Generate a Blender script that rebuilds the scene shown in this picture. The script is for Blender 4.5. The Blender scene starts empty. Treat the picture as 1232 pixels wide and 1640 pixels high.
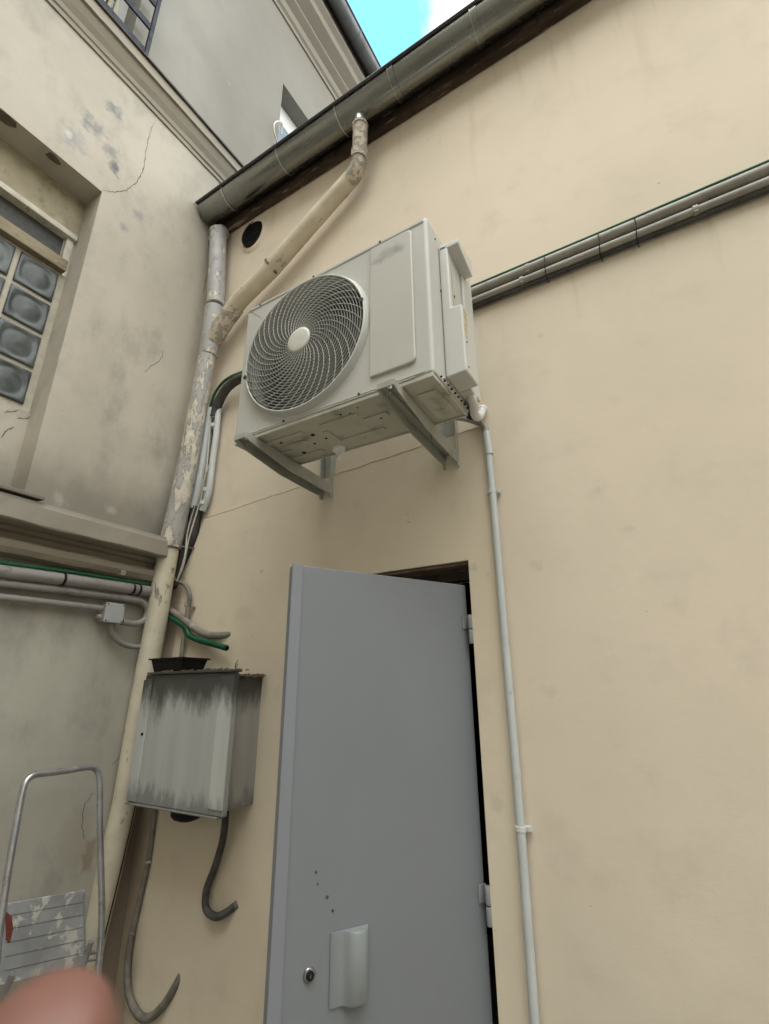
import bpy, bmesh, math, random
from math import sin, cos, pi, radians
from mathutils import Vector, Matrix
random.seed(7)
S = bpy.context.scene
COL = S.collection

# ------------------------------------------------------------ camera
F = 793.3                                   # focal length in photo pixels (1232 wide)
ROT = Matrix(((0.85560806, 0.51757665, -0.0070183),
              (-0.18152346, 0.28732439, -0.94047537),
              (-0.48475156, 0.8059523, 0.33978937)))
EYE = Vector((2.25, -1.6, 1.6))
cd = bpy.data.cameras.new('camera'); cam = bpy.data.objects.new('camera', cd); COL.objects.link(cam)
m = Matrix((ROT[0], -ROT[1], -ROT[2])).transposed().to_4x4(); m.translation = EYE
cam.matrix_world = m
cd.sensor_fit = 'HORIZONTAL'; cd.sensor_width = 36; cd.lens = 36 * F / 1232
cd.clip_start = 0.01; cd.clip_end = 3000
cd.dof.use_dof = True; cd.dof.focus_distance = 2.3; cd.dof.aperture_fstop = 9.0
S.camera = cam

# ------------------------------------------------------------ sky and sun
_d = ROT.transposed() @ Vector(((585 - 616) / F, (30 - 820) / F, 1)); GAP_DIR = tuple(_d.normalized())
SUN_EL, SUN_AZ = radians(57), radians(178)     # azimuth measured from +Y towards +X
w = bpy.data.worlds.new('World'); S.world = w; w.use_nodes = True
nt = w.node_tree; nt.nodes.clear()
out = nt.nodes.new('ShaderNodeOutputWorld'); bg = nt.nodes.new('ShaderNodeBackground')
sky = nt.nodes.new('ShaderNodeTexSky'); sky.sky_type = 'NISHITA'; sky.sun_disc = False
sky.sun_elevation = SUN_EL; sky.sun_rotation = SUN_AZ; sky.air_density = 1.0; sky.dust_density = 0.6; sky.ozone_density = 1.0
tc = nt.nodes.new('ShaderNodeTexCoord'); cn = nt.nodes.new('ShaderNodeTexNoise')
cn.inputs['Scale'].default_value = 1.7; cn.inputs['Detail'].default_value = 7; cn.inputs['Roughness'].default_value = 0.55
mp = nt.nodes.new('ShaderNodeMapping'); mp.inputs['Location'].default_value = (-.20, 0.3, 0.0)
cr = nt.nodes.new('ShaderNodeValToRGB'); cr.color_ramp.elements[0].position = 0.57; cr.color_ramp.elements[1].position = 0.72
mx = nt.nodes.new('ShaderNodeMix'); mx.data_type = 'RGBA'; mx.inputs['B'].default_value = (9.2, 9.25, 9.0, 1)
nt.links.new(tc.outputs['Generated'], mp.inputs[0]); nt.links.new(mp.outputs[0], cn.inputs['Vector'])
# broken cloud cover with one clear blue gap to the north west
gap = nt.nodes.new('ShaderNodeVectorMath'); gap.operation = 'DISTANCE'; gap.inputs[1].default_value = GAP_DIR
nrm = nt.nodes.new('ShaderNodeVectorMath'); nrm.operation = 'NORMALIZE'; nt.links.new(tc.outputs['Generated'], nrm.inputs[0]); nt.links.new(nrm.outputs[0], gap.inputs[0])
wv = nt.nodes.new('ShaderNodeMath'); wv.operation = 'MULTIPLY_ADD'; wv.inputs[1].default_value = .22; nt.links.new(cn.outputs['Fac'], wv.inputs[0]); nt.links.new(gap.outputs['Value'], wv.inputs[2])
cr.color_ramp.elements[0].position = .185; cr.color_ramp.elements[1].position = .255; cr.color_ramp.elements[0].color = (0, 0, 0, 1); cr.color_ramp.elements[1].color = (.93, .93, .93, 1)
cn.inputs['Scale'].default_value = 5
nt.links.new(wv.outputs[0], cr.inputs[0]); nt.links.new(cr.outputs[0], mx.inputs['Factor'])
tint = nt.nodes.new('ShaderNodeMix'); tint.data_type = 'RGBA'; tint.blend_type = 'MULTIPLY'; tint.inputs[0].default_value = 1; tint.inputs[7].default_value = (.95, 1.70, 1.5, 1)
nt.links.new(sky.outputs[0], tint.inputs[6]); nt.links.new(tint.outputs[2], mx.inputs['A']); nt.links.new(mx.outputs['Result'], bg.inputs[0])
nt.links.new(bg.outputs[0], out.inputs[0]); bg.inputs[1].default_value = 0.15
sd = bpy.data.lights.new('sun', 'SUN'); sun = bpy.data.objects.new('sun', sd); COL.objects.link(sun)
sd.energy = 0.95; sd.angle = radians(58); sd.color = (1, 0.97, 0.92)
dirv = Vector((sin(SUN_AZ) * cos(SUN_EL), cos(SUN_AZ) * cos(SUN_EL), sin(SUN_EL)))
sun.rotation_euler = dirv.to_track_quat('Z', 'Y').to_euler()
S.view_settings.view_transform = 'Standard'; S.view_settings.look = 'None'
S.view_settings.exposure = 1.56; S.view_settings.gamma = 1

# ------------------------------------------------------------ surveying helpers: sight lines from the tripod point onto real planes
def _ray(u, v): return ROT.transposed() @ Vector(((u - 616) / F, (v - 820) / F, 1))
def onY(u, v, y=0.0): d = _ray(u, v); return EYE + d * ((y - EYE.y) / d.y)
def onX(u, v, x=0.0): d = _ray(u, v); return EYE + d * ((x - EYE.x) / d.x)
def onP(u, v, p, n):
    d = _ray(u, v); return EYE + d * ((Vector(p) - EYE).dot(n) / d.dot(n))

# ------------------------------------------------------------ materials
def node_mat(name):
    m = bpy.data.materials.new(name); m.use_nodes = True; t = m.node_tree
    return m, t, t.nodes['Principled BSDF']
class NB:
    def __init__(s, t):
        s.t = t; s.c = t.nodes.new('ShaderNodeTexCoord').outputs['Object']
        g = t.nodes.new('ShaderNodeNewGeometry'); s.pos = g.outputs['Position']
    def noise(s, scale, detail=4, rough=.55, stretch=None, loc=None):
        n = s.t.nodes.new('ShaderNodeTexNoise'); n.inputs['Scale'].default_value = scale
        n.inputs['Detail'].default_value = detail; n.inputs['Roughness'].default_value = rough
        src = s.pos
        if stretch or loc:
            mp = s.t.nodes.new('ShaderNodeMapping')
            if stretch: mp.inputs['Scale'].default_value = stretch
            if loc: mp.inputs['Location'].default_value = loc
            s.t.links.new(src, mp.inputs[0]); src = mp.outputs[0]
        s.t.links.new(src, n.inputs['Vector']); return n.outputs['Fac']
    def ramp(s, x, a, b, va=0.0, vb=1.0):
        r = s.t.nodes.new('ShaderNodeMapRange'); r.interpolation_type = 'SMOOTHSTEP'
        r.inputs['From Min'].default_value = a; r.inputs['From Max'].default_value = b
        r.inputs['To Min'].default_value = va; r.inputs['To Max'].default_value = vb
        s.t.links.new(x, r.inputs['Value']); return r.outputs['Result']
    def math(s, op, a, b=None):
        n = s.t.nodes.new('ShaderNodeMath'); n.operation = op
        for i, q in enumerate((a, b)):
            if q is None: continue
            if isinstance(q, (int, float)): n.inputs[i].default_value = q
            else: s.t.links.new(q, n.inputs[i])
        return n.outputs[0]
    def mix(s, fac, a, b):
        n = s.t.nodes.new('ShaderNodeMix'); n.data_type = 'RGBA'
        for k, q in (('Factor', fac), ('A', a), ('B', b)):
            i = n.inputs[k] if k == 'Factor' else n.inputs[k]
            if isinstance(q, tuple): i = n.inputs[{'A': 6, 'B': 7}[k]]; i.default_value = (*q[:3], 1)
            elif isinstance(q, (int, float)): n.inputs[0].default_value = q
            else: s.t.links.new(q, n.inputs[{'Factor': 0, 'A': 6, 'B': 7}[k]])
        return n.outputs[2]
    def axis(s, k):
        n = s.t.nodes.new('ShaderNodeSeparateXYZ'); s.t.links.new(s.pos, n.inputs[0]); return n.outputs[k]
    def spot(s, p, r, soft=.6, stretch=None, wob=.5, nscale=14):
        v = s.t.nodes.new('ShaderNodeVectorMath'); v.operation = 'SUBTRACT'; s.t.links.new(s.pos, v.inputs[0]); v.inputs[1].default_value = p
        q = v.outputs[0]
        if stretch:
            v3 = s.t.nodes.new('ShaderNodeVectorMath'); v3.operation = 'MULTIPLY'; s.t.links.new(q, v3.inputs[0]); v3.inputs[1].default_value = stretch; q = v3.outputs[0]
        v2 = s.t.nodes.new('ShaderNodeVectorMath'); v2.operation = 'LENGTH'; s.t.links.new(q, v2.inputs[0])
        nz = s.noise(nscale, 4)
        d = s.math('ADD', v2.outputs['Value'], s.math('MULTIPLY', s.math('SUBTRACT', nz, .5), r * 2 * wob))
        return s.ramp(d, r * (1 - soft), r, 1, 0)
    def bump(s, bsdf, h, strength=.3, dist=.01):
        b = s.t.nodes.new('ShaderNodeBump'); b.inputs['Strength'].default_value = strength; b.inputs['Distance'].default_value = dist
        s.t.links.new(h, b.inputs['Height']); s.t.links.new(b.outputs[0], bsdf.inputs['Normal'])

def simple(name, col, rough=.6, metal=0.0, var=.12, scale=6, spec=.5, bump=0.0, bscale=80, dirt=None, dirt_amt=(.55, .75), stretch=None, emission=None):
    m, t, b = node_mat(name); n = NB(t)
    k = n.noise(scale, 6, .6, stretch)
    a = tuple(c * (1 - var) for c in col); c2 = tuple(min(1, c * (1 + var)) for c in col)
    c = n.mix(n.ramp(k, .3, .7), a, c2)
    if dirt:
        d = n.ramp(n.noise(scale * 2.3, 8, .65, stretch, (3, 1, 7)), *dirt_amt)
        c = n.mix(d, c, dirt)
    t.links.new(c, b.inputs['Base Color'])
    r = n.ramp(n.noise(scale * 3, 4), .3, .7, rough * .85, min(1, rough * 1.15)); t.links.new(r, b.inputs['Roughness'])
    b.inputs['Metallic'].default_value = metal; b.inputs['Specular IOR Level'].default_value = spec
    if bump: n.bump(b, n.noise(bscale, 5), bump, .004)
    return m

def peel(name, coat, under, t0=.48, t1=.52, scale=14, rough=.55, stretch=(1, 1, .35), rim=(.10, .085, .07)):
    m, t, b = node_mat(name); n = NB(t)
    k = n.noise(scale, 7, .62, stretch)
    c1 = n.mix(n.ramp(n.noise(9, 5), .3, .7), tuple(x * .88 for x in coat), tuple(x * 1.06 for x in coat))
    u1 = n.mix(n.ramp(n.noise(22, 5), .3, .7), tuple(x * .8 for x in under), tuple(x * 1.2 for x in under))
    f = n.ramp(k, t0, t1)
    c = n.mix(f, c1, u1)
    rimf = n.math('MULTIPLY', n.ramp(k, t0 - .02, t0), n.ramp(k, t1 - .005, t1 + .006, 1, 0))
    c = n.mix(n.math('MULTIPLY', rimf, .5), c, rim)
    dirt = n.ramp(n.noise(40, 6, .6, (1, 1, .5)), .66, .74); c = n.mix(n.math('MULTIPLY', dirt, .7), c, (.07, .06, .05))
    t.links.new(c, b.inputs['Base Color']); b.inputs['Roughness'].default_value = rough
    n.bump(b, n.math('SUBTRACT', 1.0, f), .5, .002)
    return m

# cream plaster of the low building
def cream_plaster(name, patch=False):
    m, t, b = node_mat(name); n = NB(t)
    base = (.70, .612, .492) if not patch else (.735, .65, .50)
    big = n.ramp(n.noise(.9, 5, .55), .3, .7)
    c = n.mix(big, tuple(x * 1.03 for x in base), (.64, .57, .455))
    c = n.mix(n.math('MULTIPLY', n.ramp(n.noise(4.5, 8, .65), .5, .72), .5), c, (.57, .50, .40))
    c = n.mix(n.math('MULTIPLY', n.ramp(n.noise(2.2, 6, .6, None, (5, 2, 1)), .52, .75), .5), c, (.74, .66, .54))
    # small specks and scuffs
    sp = n.math('MULTIPLY', n.ramp(n.noise(24, 4, .5, (1, 1, 2.2)), .71, .76), n.ramp(n.noise(1.7, 3), .45, .6))
    c = n.mix(n.math('MULTIPLY', sp, .6), c, (.16, .11, .07))
    # dirty strip beside the corner pipe low down
    x = n.axis(0); z = n.axis(2)
    wob = n.math('MULTIPLY', n.math('SUBTRACT', n.noise(7, 5, .6, (1, 1, .4)), .5), .16)
    xs = n.ramp(n.math('ADD', x, wob), .07, .17, 1, 0); zs = n.ramp(z, 1.5, 1.25)
    zs = n.ramp(z, 1.1, 1.7, 1, .25)
    c = n.mix(n.math('MULTIPLY', n.math('MULTIPLY', xs, zs), .62), c, (.17, .115, .065))
    # grime below the gutter and streaks
    g = n.math('MULTIPLY', n.ramp(z, 4.28, 4.5), n.ramp(n.noise(5, 6, .6), .35, .7)); c = n.mix(n.math('MULTIPLY', g, .3), c, (.30, .23, .15))
    dr = n.math('MULTIPLY', n.ramp(n.noise(11, 6, .6, (1, 1, .10)), .54, .70), n.ramp(z, 3.6, 4.4)); c = n.mix(n.math('MULTIPLY', dr, .28), c, (.36, .29, .21))
    dl = n.math('MULTIPLY', n.ramp(n.noise(14, 6, .6, (1, 1, .12), (4, 1, 2)), .55, .70), n.math('MULTIPLY', n.ramp(z, 2.7, 3.12), n.ramp(z, 3.14, 3.18, 1, 0))); c = n.mix(n.math('MULTIPLY', dl, .30), c, (.36, .30, .23))
    for (u, v, rr, st) in ((955, 785, .022, .30), (880, 1105, .028, .25), (1010, 846, .022, .30), (860, 905, .030, .35), (866, 535, .02, .35), (718, 208, .006, .7), (1085, 970, .035, .18), (420, 915, .014, .6), (428, 970, .01, .5), (406, 1020, .012, .5), (350, 905, .006, .8), (1130, 350, .02, .3), (985, 640, .025, .2), (320, 905, .006, .7), (760, 910, .018, .4), (783, 920, .012, .4), (795, 1290, .03, .3)):
        p = onY(u, v, -.006); c = n.mix(n.math('MULTIPLY', n.spot(p, rr, .7, (.9, 1, 1.1), 1.3, 40), st * .38), c, (.20, .15, .10))
    t.links.new(c, b.inputs['Base Color']); b.inputs['Roughness'].default_value = .85; b.inputs['Specular IOR Level'].default_value = .25
    h = n.math('ADD', n.math('MULTIPLY', n.noise(160, 4), .25), n.math('ADD', n.math('MULTIPLY', n.noise(9, 5, .6), 1.2), n.math('MULTIPLY', n.noise(2.2, 4), 2.5)))
    n.bump(b, h, .16, .006)
    return m

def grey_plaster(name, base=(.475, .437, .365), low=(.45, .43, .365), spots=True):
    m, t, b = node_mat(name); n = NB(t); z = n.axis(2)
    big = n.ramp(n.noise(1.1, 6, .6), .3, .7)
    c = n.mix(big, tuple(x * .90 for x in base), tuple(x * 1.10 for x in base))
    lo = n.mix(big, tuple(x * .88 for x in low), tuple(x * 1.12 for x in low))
    c = n.mix(n.ramp(z, 2.05, 2.25, 1, 0), c, lo)
    up = n.mix(big, (.205, .195, .17), (.255, .245, .215))
    if spots: c = n.mix(n.ramp(z, 5.16, 5.2), c, up)
    c = n.mix(n.math('MULTIPLY', n.ramp(n.noise(3.8, 8, .66, (1, 1, .6)), .46, .72), .6), c, (.25, .235, .205))
    c = n.mix(n.math('MULTIPLY', n.ramp(n.noise(12, 7, .6, None, (2, 2, 2)), .66, .74), .5), c, (.52, .49, .43))
    # grime above the ledge and in the corner under the string course
    wz = n.math('ADD', z, n.math('MULTIPLY', n.math('SUBTRACT', n.noise(3.5, 6), .5), .35))
    gl = n.math('MULTIPLY', n.ramp(wz, 2.36, 2.68, 1, 0), n.ramp(z, 2.30, 2.34)); c = n.mix(n.math('MULTIPLY', gl, .6), c, (.13, .12, .10))
    y = n.axis(1)
    gc = n.math('MULTIPLY', n.ramp(n.math('ADD', y, n.math('MULTIPLY', n.noise(5, 5), .2)), -.35, .1), n.ramp(wz, 4.3, 4.95)); c = n.mix(n.math('MULTIPLY', gc, .55), c, (.15, .14, .12))
    cb = n.math('MULTIPLY', n.ramp(n.math('ADD', y, n.math('MULTIPLY', n.noise(6, 5), .08)), -.16, -.04), n.ramp(z, .9, 1.5, 1, 0)); c = n.mix(n.math('MULTIPLY', cb, .75), c, (.20, .14, .085))
    tz = n.math('MULTIPLY', n.ramp(wz, 3.2, 4.9), n.ramp(z, 5.16, 5.2, 1, 0)); c = n.mix(n.math('MULTIPLY', tz, .42), c, (.27, .245, .205))  # colour graded darker from mid height up to the string course
    gu = n.math('MULTIPLY', n.ramp(n.noise(1.6, 6, .62, (1, 1, .45), (8, 3, 2)), .50, .70), n.ramp(z, 5.2, 5.6)); c = n.mix(n.math('MULTIPLY', gu, .5), c, (.20, .185, .16))
    gb = n.math('MULTIPLY', n.ramp(wz, 7.2, 7.75), .35); c = n.mix(gb, c, (.22, .19, .155))
    c = n.mix(n.math('MULTIPLY', n.ramp(n.noise(30, 3, .5, (1, 1, 1.8)), .75, .79), .55), c, (.08, .07, .06))
    if spots:
        for (u, v, r, col, st) in ((148, 200, .085, (.17, .18, .19), .75), (182, 174, .07, (.15, .16, .17), .75), (178, 243, .07, (.17, .175, .18), .7), (181, 265, .05, (.10, .11, .13), .85),
                                   (118, 222, .10, (.25, .26, .27), .6), (222, 345, .05, (.22, .22, .24), .6), (199, 365, .035, (.20, .20, .21), .6), (108, 212, .03, (.55, .52, .46), .8),
                                   (300, 860, .05, (.5, .48, .42), .0), (95, 800, .05, (.42, .40, .36), .6), (178, 815, .04, (.42, .40, .36), .7), (215, 560, .12, (.36, .33, .28), .5)):
            p = onX(u, v, 0)
            c = n.mix(n.math('MULTIPLY', n.spot(p, r, .95, None, 1.0, 26), st), c, col)
        p = onX(120, 1345, 0); c = n.mix(n.math('MULTIPLY', n.spot(p, .09, .5, (1, 1, .6), .4, 18), .45), c, (.33, .30, .24))
        p = onX(143, 1370, 0); c = n.mix(n.math('MULTIPLY', n.spot(p, .035, .7, (1, 1, .4), .8, 30), .5), c, (.22, .13, .07))
    t.links.new(c, b.inputs['Base Color']); b.inputs['Roughness'].default_value = .88; b.inputs['Specular IOR Level'].default_value = .2
    h = n.math('ADD', n.math('MULTIPLY', n.noise(120, 4), .3), n.math('ADD', n.math('MULTIPLY', n.noise(11, 6, .6), 1.2), n.math('MULTIPLY', n.noise(2.5, 4), 2.2)))
    n.bump(b, h, .25, .007)
    return m

def box_metal(name, side=False):
    m, t, b = node_mat(name); n = NB(t); z = n.axis(2)
    base = (.47, .48, .465) if side is False else (.40, .395, .37) if side else (.55, .565, .55)
    s1 = n.noise(16, 6, .6, (1, 1, .07)); s2 = n.noise(5, 5, .6, (1, 1, .12), (3, 3, 3))
    c = n.mix(n.ramp(s1, .35, .7), tuple(x * .93 for x in base), tuple(x * 1.04 for x in base))
    c = n.mix(n.math('MULTIPLY', n.ramp(s2, .52, .74), .28), c, (.22, .22, .20))
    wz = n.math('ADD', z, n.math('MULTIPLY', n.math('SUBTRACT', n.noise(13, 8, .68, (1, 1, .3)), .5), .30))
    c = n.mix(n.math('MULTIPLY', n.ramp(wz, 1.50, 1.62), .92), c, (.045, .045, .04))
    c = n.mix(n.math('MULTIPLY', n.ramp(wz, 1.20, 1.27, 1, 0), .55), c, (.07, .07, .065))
    sp = n.ramp(n.noise(60, 3), .72, .76); c = n.mix(n.math('MULTIPLY', sp, .4), c, (.08, .08, .07))
    t.links.new(c, b.inputs['Base Color']); b.inputs['Roughness'].default_value = .5; b.inputs['Metallic'].default_value = .25
    n.bump(b, s1, .12, .002)
    return m

def smudged(name, col, spots):
    m, t, b = node_mat(name); n = NB(t)
    c = n.mix(n.ramp(n.noise(3, 5), .3, .7), tuple(x * .97 for x in col), tuple(x * 1.03 for x in col))
    for p, r_, st, k in spots: c = n.mix(n.math('MULTIPLY', n.spot(p, r_, .8, st, .9, 30), k), c, (.20, .20, .185))
    c = n.mix(n.math('MULTIPLY', n.ramp(n.noise(30, 6, .6, (1, 1, .15)), .58, .72), .12), c, (.25, .24, .21))
    t.links.new(c, b.inputs['Base Color']); b.inputs['Roughness'].default_value = .42; return m

def ladder_plate(name):
    m, t, b = node_mat(name); n = NB(t)
    c = n.mix(n.ramp(n.noise(8, 6), .3, .7), (.22, .225, .225), (.33, .335, .33))
    f = n.ramp(n.noise(17, 7, .62), .54, .60); c = n.mix(f, c, (.48, .47, .42))
    z = n.axis(2); f2 = n.math('MULTIPLY', n.ramp(n.noise(9, 7, .6, None, (1, 5, 2)), .46, .52), n.ramp(z, .84, .72)); 
    f2 = n.math('MULTIPLY', n.ramp(n.noise(9, 7, .6, None, (1, 5, 2)), .46, .52), n.ramp(z, .72, .84, 1, 0)); c = n.mix(f2, c, (.40, .385, .32))
    t.links.new(c, b.inputs['Base Color']); b.inputs['Roughness'].default_value = .5; b.inputs['Metallic'].default_value = .2
    n.bump(b, f, .3, .002); return m

M = {}
M['cream'] = cream_plaster('cream_plaster'); M['patch'] = cream_plaster('cream_patch', True)
M['grey'] = grey_plaster('grey_plaster')
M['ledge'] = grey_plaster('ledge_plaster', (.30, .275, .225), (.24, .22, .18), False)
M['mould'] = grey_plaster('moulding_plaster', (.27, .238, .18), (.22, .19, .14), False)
M['soffit'] = simple('wood_soffit', (.065, .045, .032), .85, 0, .4, 9, .2, .5, 60, (.28, .23, .17), (.56, .68), (.3, 2, 2))
M['darkwood'] = simple('dark_fascia', (.045, .035, .032), .8, 0, .3, 9, .2)
M['zinc'] = simple('aged_zinc', (.25, .255, .235), .27, .92, .14, 3, .5, .03, 8, (.20, .195, .16), (.58, .80), (.3, 1, 1))
M['zinc_bright'] = simple('bright_zinc', (.45, .46, .45), .32, .8, .15, 12)
M['zinc_dark'] = simple('dark_zinc', (.10, .10, .10), .45, .7, .2, 6)
M['zinc_edge'] = simple('gutter_bead_zinc', (.07, .07, .07), .5, .6, .2, 6)
M['pipe_cream'] = peel('cream_painted_pipe', (.60, .55, .425), (.30, .28, .24), .645, .665, 20)
M['pipe_diag'] = peel('cream_painted_branch', (.60, .53, .40), (.38, .345, .28), .625, .645, 16, .6, (.5, 1, .5))
M['pipe_grey'] = peel('blue_grey_pipe', (.37, .365, .355), (.52, .48, .39), .55, .575, 22)
M['pipe_mixed'] = peel('flaking_pipe', (.38, .37, .35), (.54, .50, .41), .49, .515, 24, .6, (1, 1, .30))
M['pipe_old'] = peel('crusted_branch', (.55, .485, .375), (.34, .315, .27), .50, .54, 28, .7, (1, 1, 1))
M['clamp'] = simple('pipe_clamp', (.16, .145, .125), .6, .3, .3, 30)
M['black'] = simple('black_void', (.006, .006, .006), .9, 0, .1, 5, .1)
M['blackplastic'] = simple('black_plastic', (.008, .008, .009), .6, 0, .2, 20, .25)
M['ac'] = simple('ac_enamel', (.505, .505, .465), .42, 0, .03, 2.5, .45, .04, 200, (.42, .42, .37), (.62, .9))
M['ac_panel'] = smudged('ac_panel_enamel', (.49, .485, .44), ((onY(622, 405, -.51), .05, (.7, 1, 1.6), .45), (onY(640, 396, -.51), .025, (1, 1, 1), .4), (onY(604, 418, -.51), .03, (1, 1, 2), .35)))
M['ac_cover'] = simple('ac_cover_enamel', (.55, .55, .515), .4, 0, .03, 3, .45)
M['ac_base'] = simple('ac_base_pan', (.50, .49, .42), .45, .05, .08, 4, .5, .05, 60, (.22, .20, .155), (.52, .75))
M['ac_ring_shade'] = simple('ac_grille_rings_shade', (.30, .30, .275), .5, 0, .04, 10)  # same plastic as the spokes, shading of the ring sides put into the colour
M['ac_grille'] = simple('ac_grille', (.52, .53, .49), .45, 0, .04, 10)
M['ac_hub'] = simple('ac_hub', (.60, .59, .53), .45, 0, .04, 10)
M['fan'] = simple('fan_blade', (.045, .045, .042), .6, 0, .1, 10, .3)
M['coil'] = simple('condenser_coil', (.012, .012, .012), .8, 0, .2, 40, .2)
M['galv'] = simple('bracket_steel', (.40, .405, .36), .42, .25, .12, 8, .5, .05, 60, (.20, .19, .16), (.60, .8))
M['bolt'] = simple('bolt_steel', (.35, .34, .31), .35, .8, .2, 60)
M['screw'] = simple('screw_dark', (.10, .095, .085), .45, .6, .2, 60)
M['white_pvc'] = simple('white_pvc', (.62, .62, .60), .4, 0, .06, 20)
M['spout'] = simple('white_spout', (.82, .82, .82), .4, 0, .03, 20)
M['conduit'] = simple('grey_pvc', (.52, .55, .54), .42, 0, .05, 8, .5, 0, 80, (.30, .31, .30), (.6, .8))
M['conduit_warm'] = simple('weathered_grey_pvc', (.31, .295, .255), .5, 0, .14, 10, .4, .1, 60, (.17, .155, .13), (.55, .72))
M['conduit_low'] = simple('dusty_grey_pvc', (.265, .25, .235), .5, 0, .1, 10, .4, .1, 60, (.17, .155, .14), (.55, .75))
M['hose'] = simple('dark_corrugated_hose', (.085, .083, .08), .6, 0, .25, 25, .4)
M['hose_light'] = simple('dusty_hose', (.20, .185, .155), .65, 0, .25, 20, .3)
M['foam'] = simple('foam_insulation', (.07, .068, .064), .85, 0, .25, 25, .2, .4, 120)
M['green'] = simple('green_cable', (.008, .095, .04), .45, 0, .15, 12)
M['white_cable'] = simple('white_cable', (.50, .48, .42), .5, 0, .1, 20)
M['junction'] = simple('junction_box_plastic', (.37, .385, .39), .45, 0, .05, 12)
M['box_front'] = box_metal('stained_sheet_metal'); M['box_side'] = box_metal('stained_sheet_side', True)
M['box_flange'] = box_metal('pale_sheet_flange', None)
M['door'] = simple('grey_door_paint', (.205, .221, .240), .38, 0, .04, 1.6, .4, .04, 150, (.17, .185, .20), (.60, .9))
M['door_edge'] = simple('door_edge_paint', (.225, .237, .265), .48, 0, .03, 3, .4)
M['handle'] = simple('handle_cover', (.24, .262, .265), .35, 0, .01, 6, .5)
M['chrome'] = simple('chrome', (.30, .31, .31), .25, .9, .05, 20)
M['hinge'] = simple('hinge_paint', (.27, .28, .29), .5, .1, .1, 40)
M['interior'] = simple('dark_interior', (.03, .026, .022), .95, 0, .2, 3, .1)
M['reveal'] = simple('dirty_reveal', (.16, .12, .085), .9, 0, .3, 12, .2, .4, 60)
M['crack'] = simple('crack_line', (.13, .11, .085), .95, 0, .2, 30, .1)
M['seam_dark'] = simple('seam_dirt_shade', (.26, .175, .11), .95, 0, .3, 12, .1)  # brown edge line: dirt plus the patch edge's shadow in one colour
M['seam'] = simple('seam_shadow', (.46, .385, .29), .95, 0, .2, 30, .1)
M['frame'] = simple('old_wood_frame', (.25, .21, .14), .75, 0, .2, 14, .3, .4, 60, (.12, .095, .06), (.55, .7), (1, .3, 1))
M['lintel'] = simple('lintel_plaster', (.36, .32, .225), .85, 0, .12, 6, .2, .4, 40, (.20, .17, .11), (.5, .75))
M['white_strip'] = simple('flaking_white_strip', (.52, .49, .41), .8, 0, .12, 14, .3, .4, 40, (.30, .26, .19), (.56, .7))
M['shutter'] = simple('shutter_mesh', (.085, .088, .085), .8, 0, .15, 60, .3, .3, 400)
M['mortar'] = simple('mortar', (.46, .43, .35), .85, 0, .1, 20, .2, .3, 60)
M['railing'] = simple('navy_railing_paint', (.006, .010, .020), .6, 0, .2, 10, .2)
M['white_frame'] = simple('white_window_frame', (.62, .62, .60), .5, 0, .05, 10)
M['curtain'] = simple('cream_curtain', (.40, .38, .28), .8, 0, .2, 20, .2, 0, 80, None, (.5, .7), (1, 4, .2))
M['louver'] = simple('white_blue_louvre', (.55, .62, .70), .5, 0, .04, 10)
M['roof'] = simple('roof_zinc', (.22, .23, .23), .5, .5, .1, 3)
M['ground'] = simple('courtyard_paving', (.22, .205, .175), .9, 0, .2, 2, .2, .4, 30, (.11, .10, .09), (.5, .75))
M['court'] = simple('courtyard_render', (.38, .35, .30), .9, 0, .1, 1, .2)
M['alu'] = simple('scuffed_aluminium', (.38, .38, .39), .32, .75, .15, 14, .5, .1, 60, (.50, .49, .45), (.58, .64))
M['ladder_plate'] = ladder_plate('paint_spattered_plate')
M['red'] = simple('red_plastic', (.13, .03, .02), .5, 0, .2, 20)
M['debris'] = simple('dry_debris', (.14, .11, .06), .95, 0, .4, 40, .1)
M['label'] = simple('faded_label', (.52, .49, .36), .6, 0, .12, 60)
M['label_y'] = simple('faded_yellow', (.50, .40, .14), .6, 0, .12, 60)
# glass block
m_, t_, b_ = node_mat('glass_block'); n_ = NB(t_)
t_.links.new(n_.mix(n_.ramp(n_.noise(7, 5), .35, .7), (.045, .052, .05), (.11, .125, .12)), b_.inputs['Base Color'])
b_.inputs['Roughness'].default_value = .3; b_.inputs['Specular IOR Level'].default_value = .35
n_.bump(b_, n_.noise(9, 2), .25, .02); M['glass'] = m_
m_, t_, b_ = node_mat('window_pane'); b_.inputs['Base Color'].default_value = (.10, .11, .13, 1); b_.inputs['Roughness'].default_value = .08; M['pane'] = m_
# skin, albedo darkened to carry the shade the finger sits in
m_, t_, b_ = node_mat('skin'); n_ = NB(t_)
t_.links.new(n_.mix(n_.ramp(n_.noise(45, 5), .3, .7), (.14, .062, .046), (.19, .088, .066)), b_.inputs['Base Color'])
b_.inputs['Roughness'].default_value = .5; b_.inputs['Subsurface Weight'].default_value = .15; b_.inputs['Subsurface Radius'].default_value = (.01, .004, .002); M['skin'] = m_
M['nail'] = simple('nail', (.62, .36, .30), .35, 0, .03, 40)
M['sleeve'] = simple('navy_sleeve', (.03, .04, .07), .9, 0, .1, 40)

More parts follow.
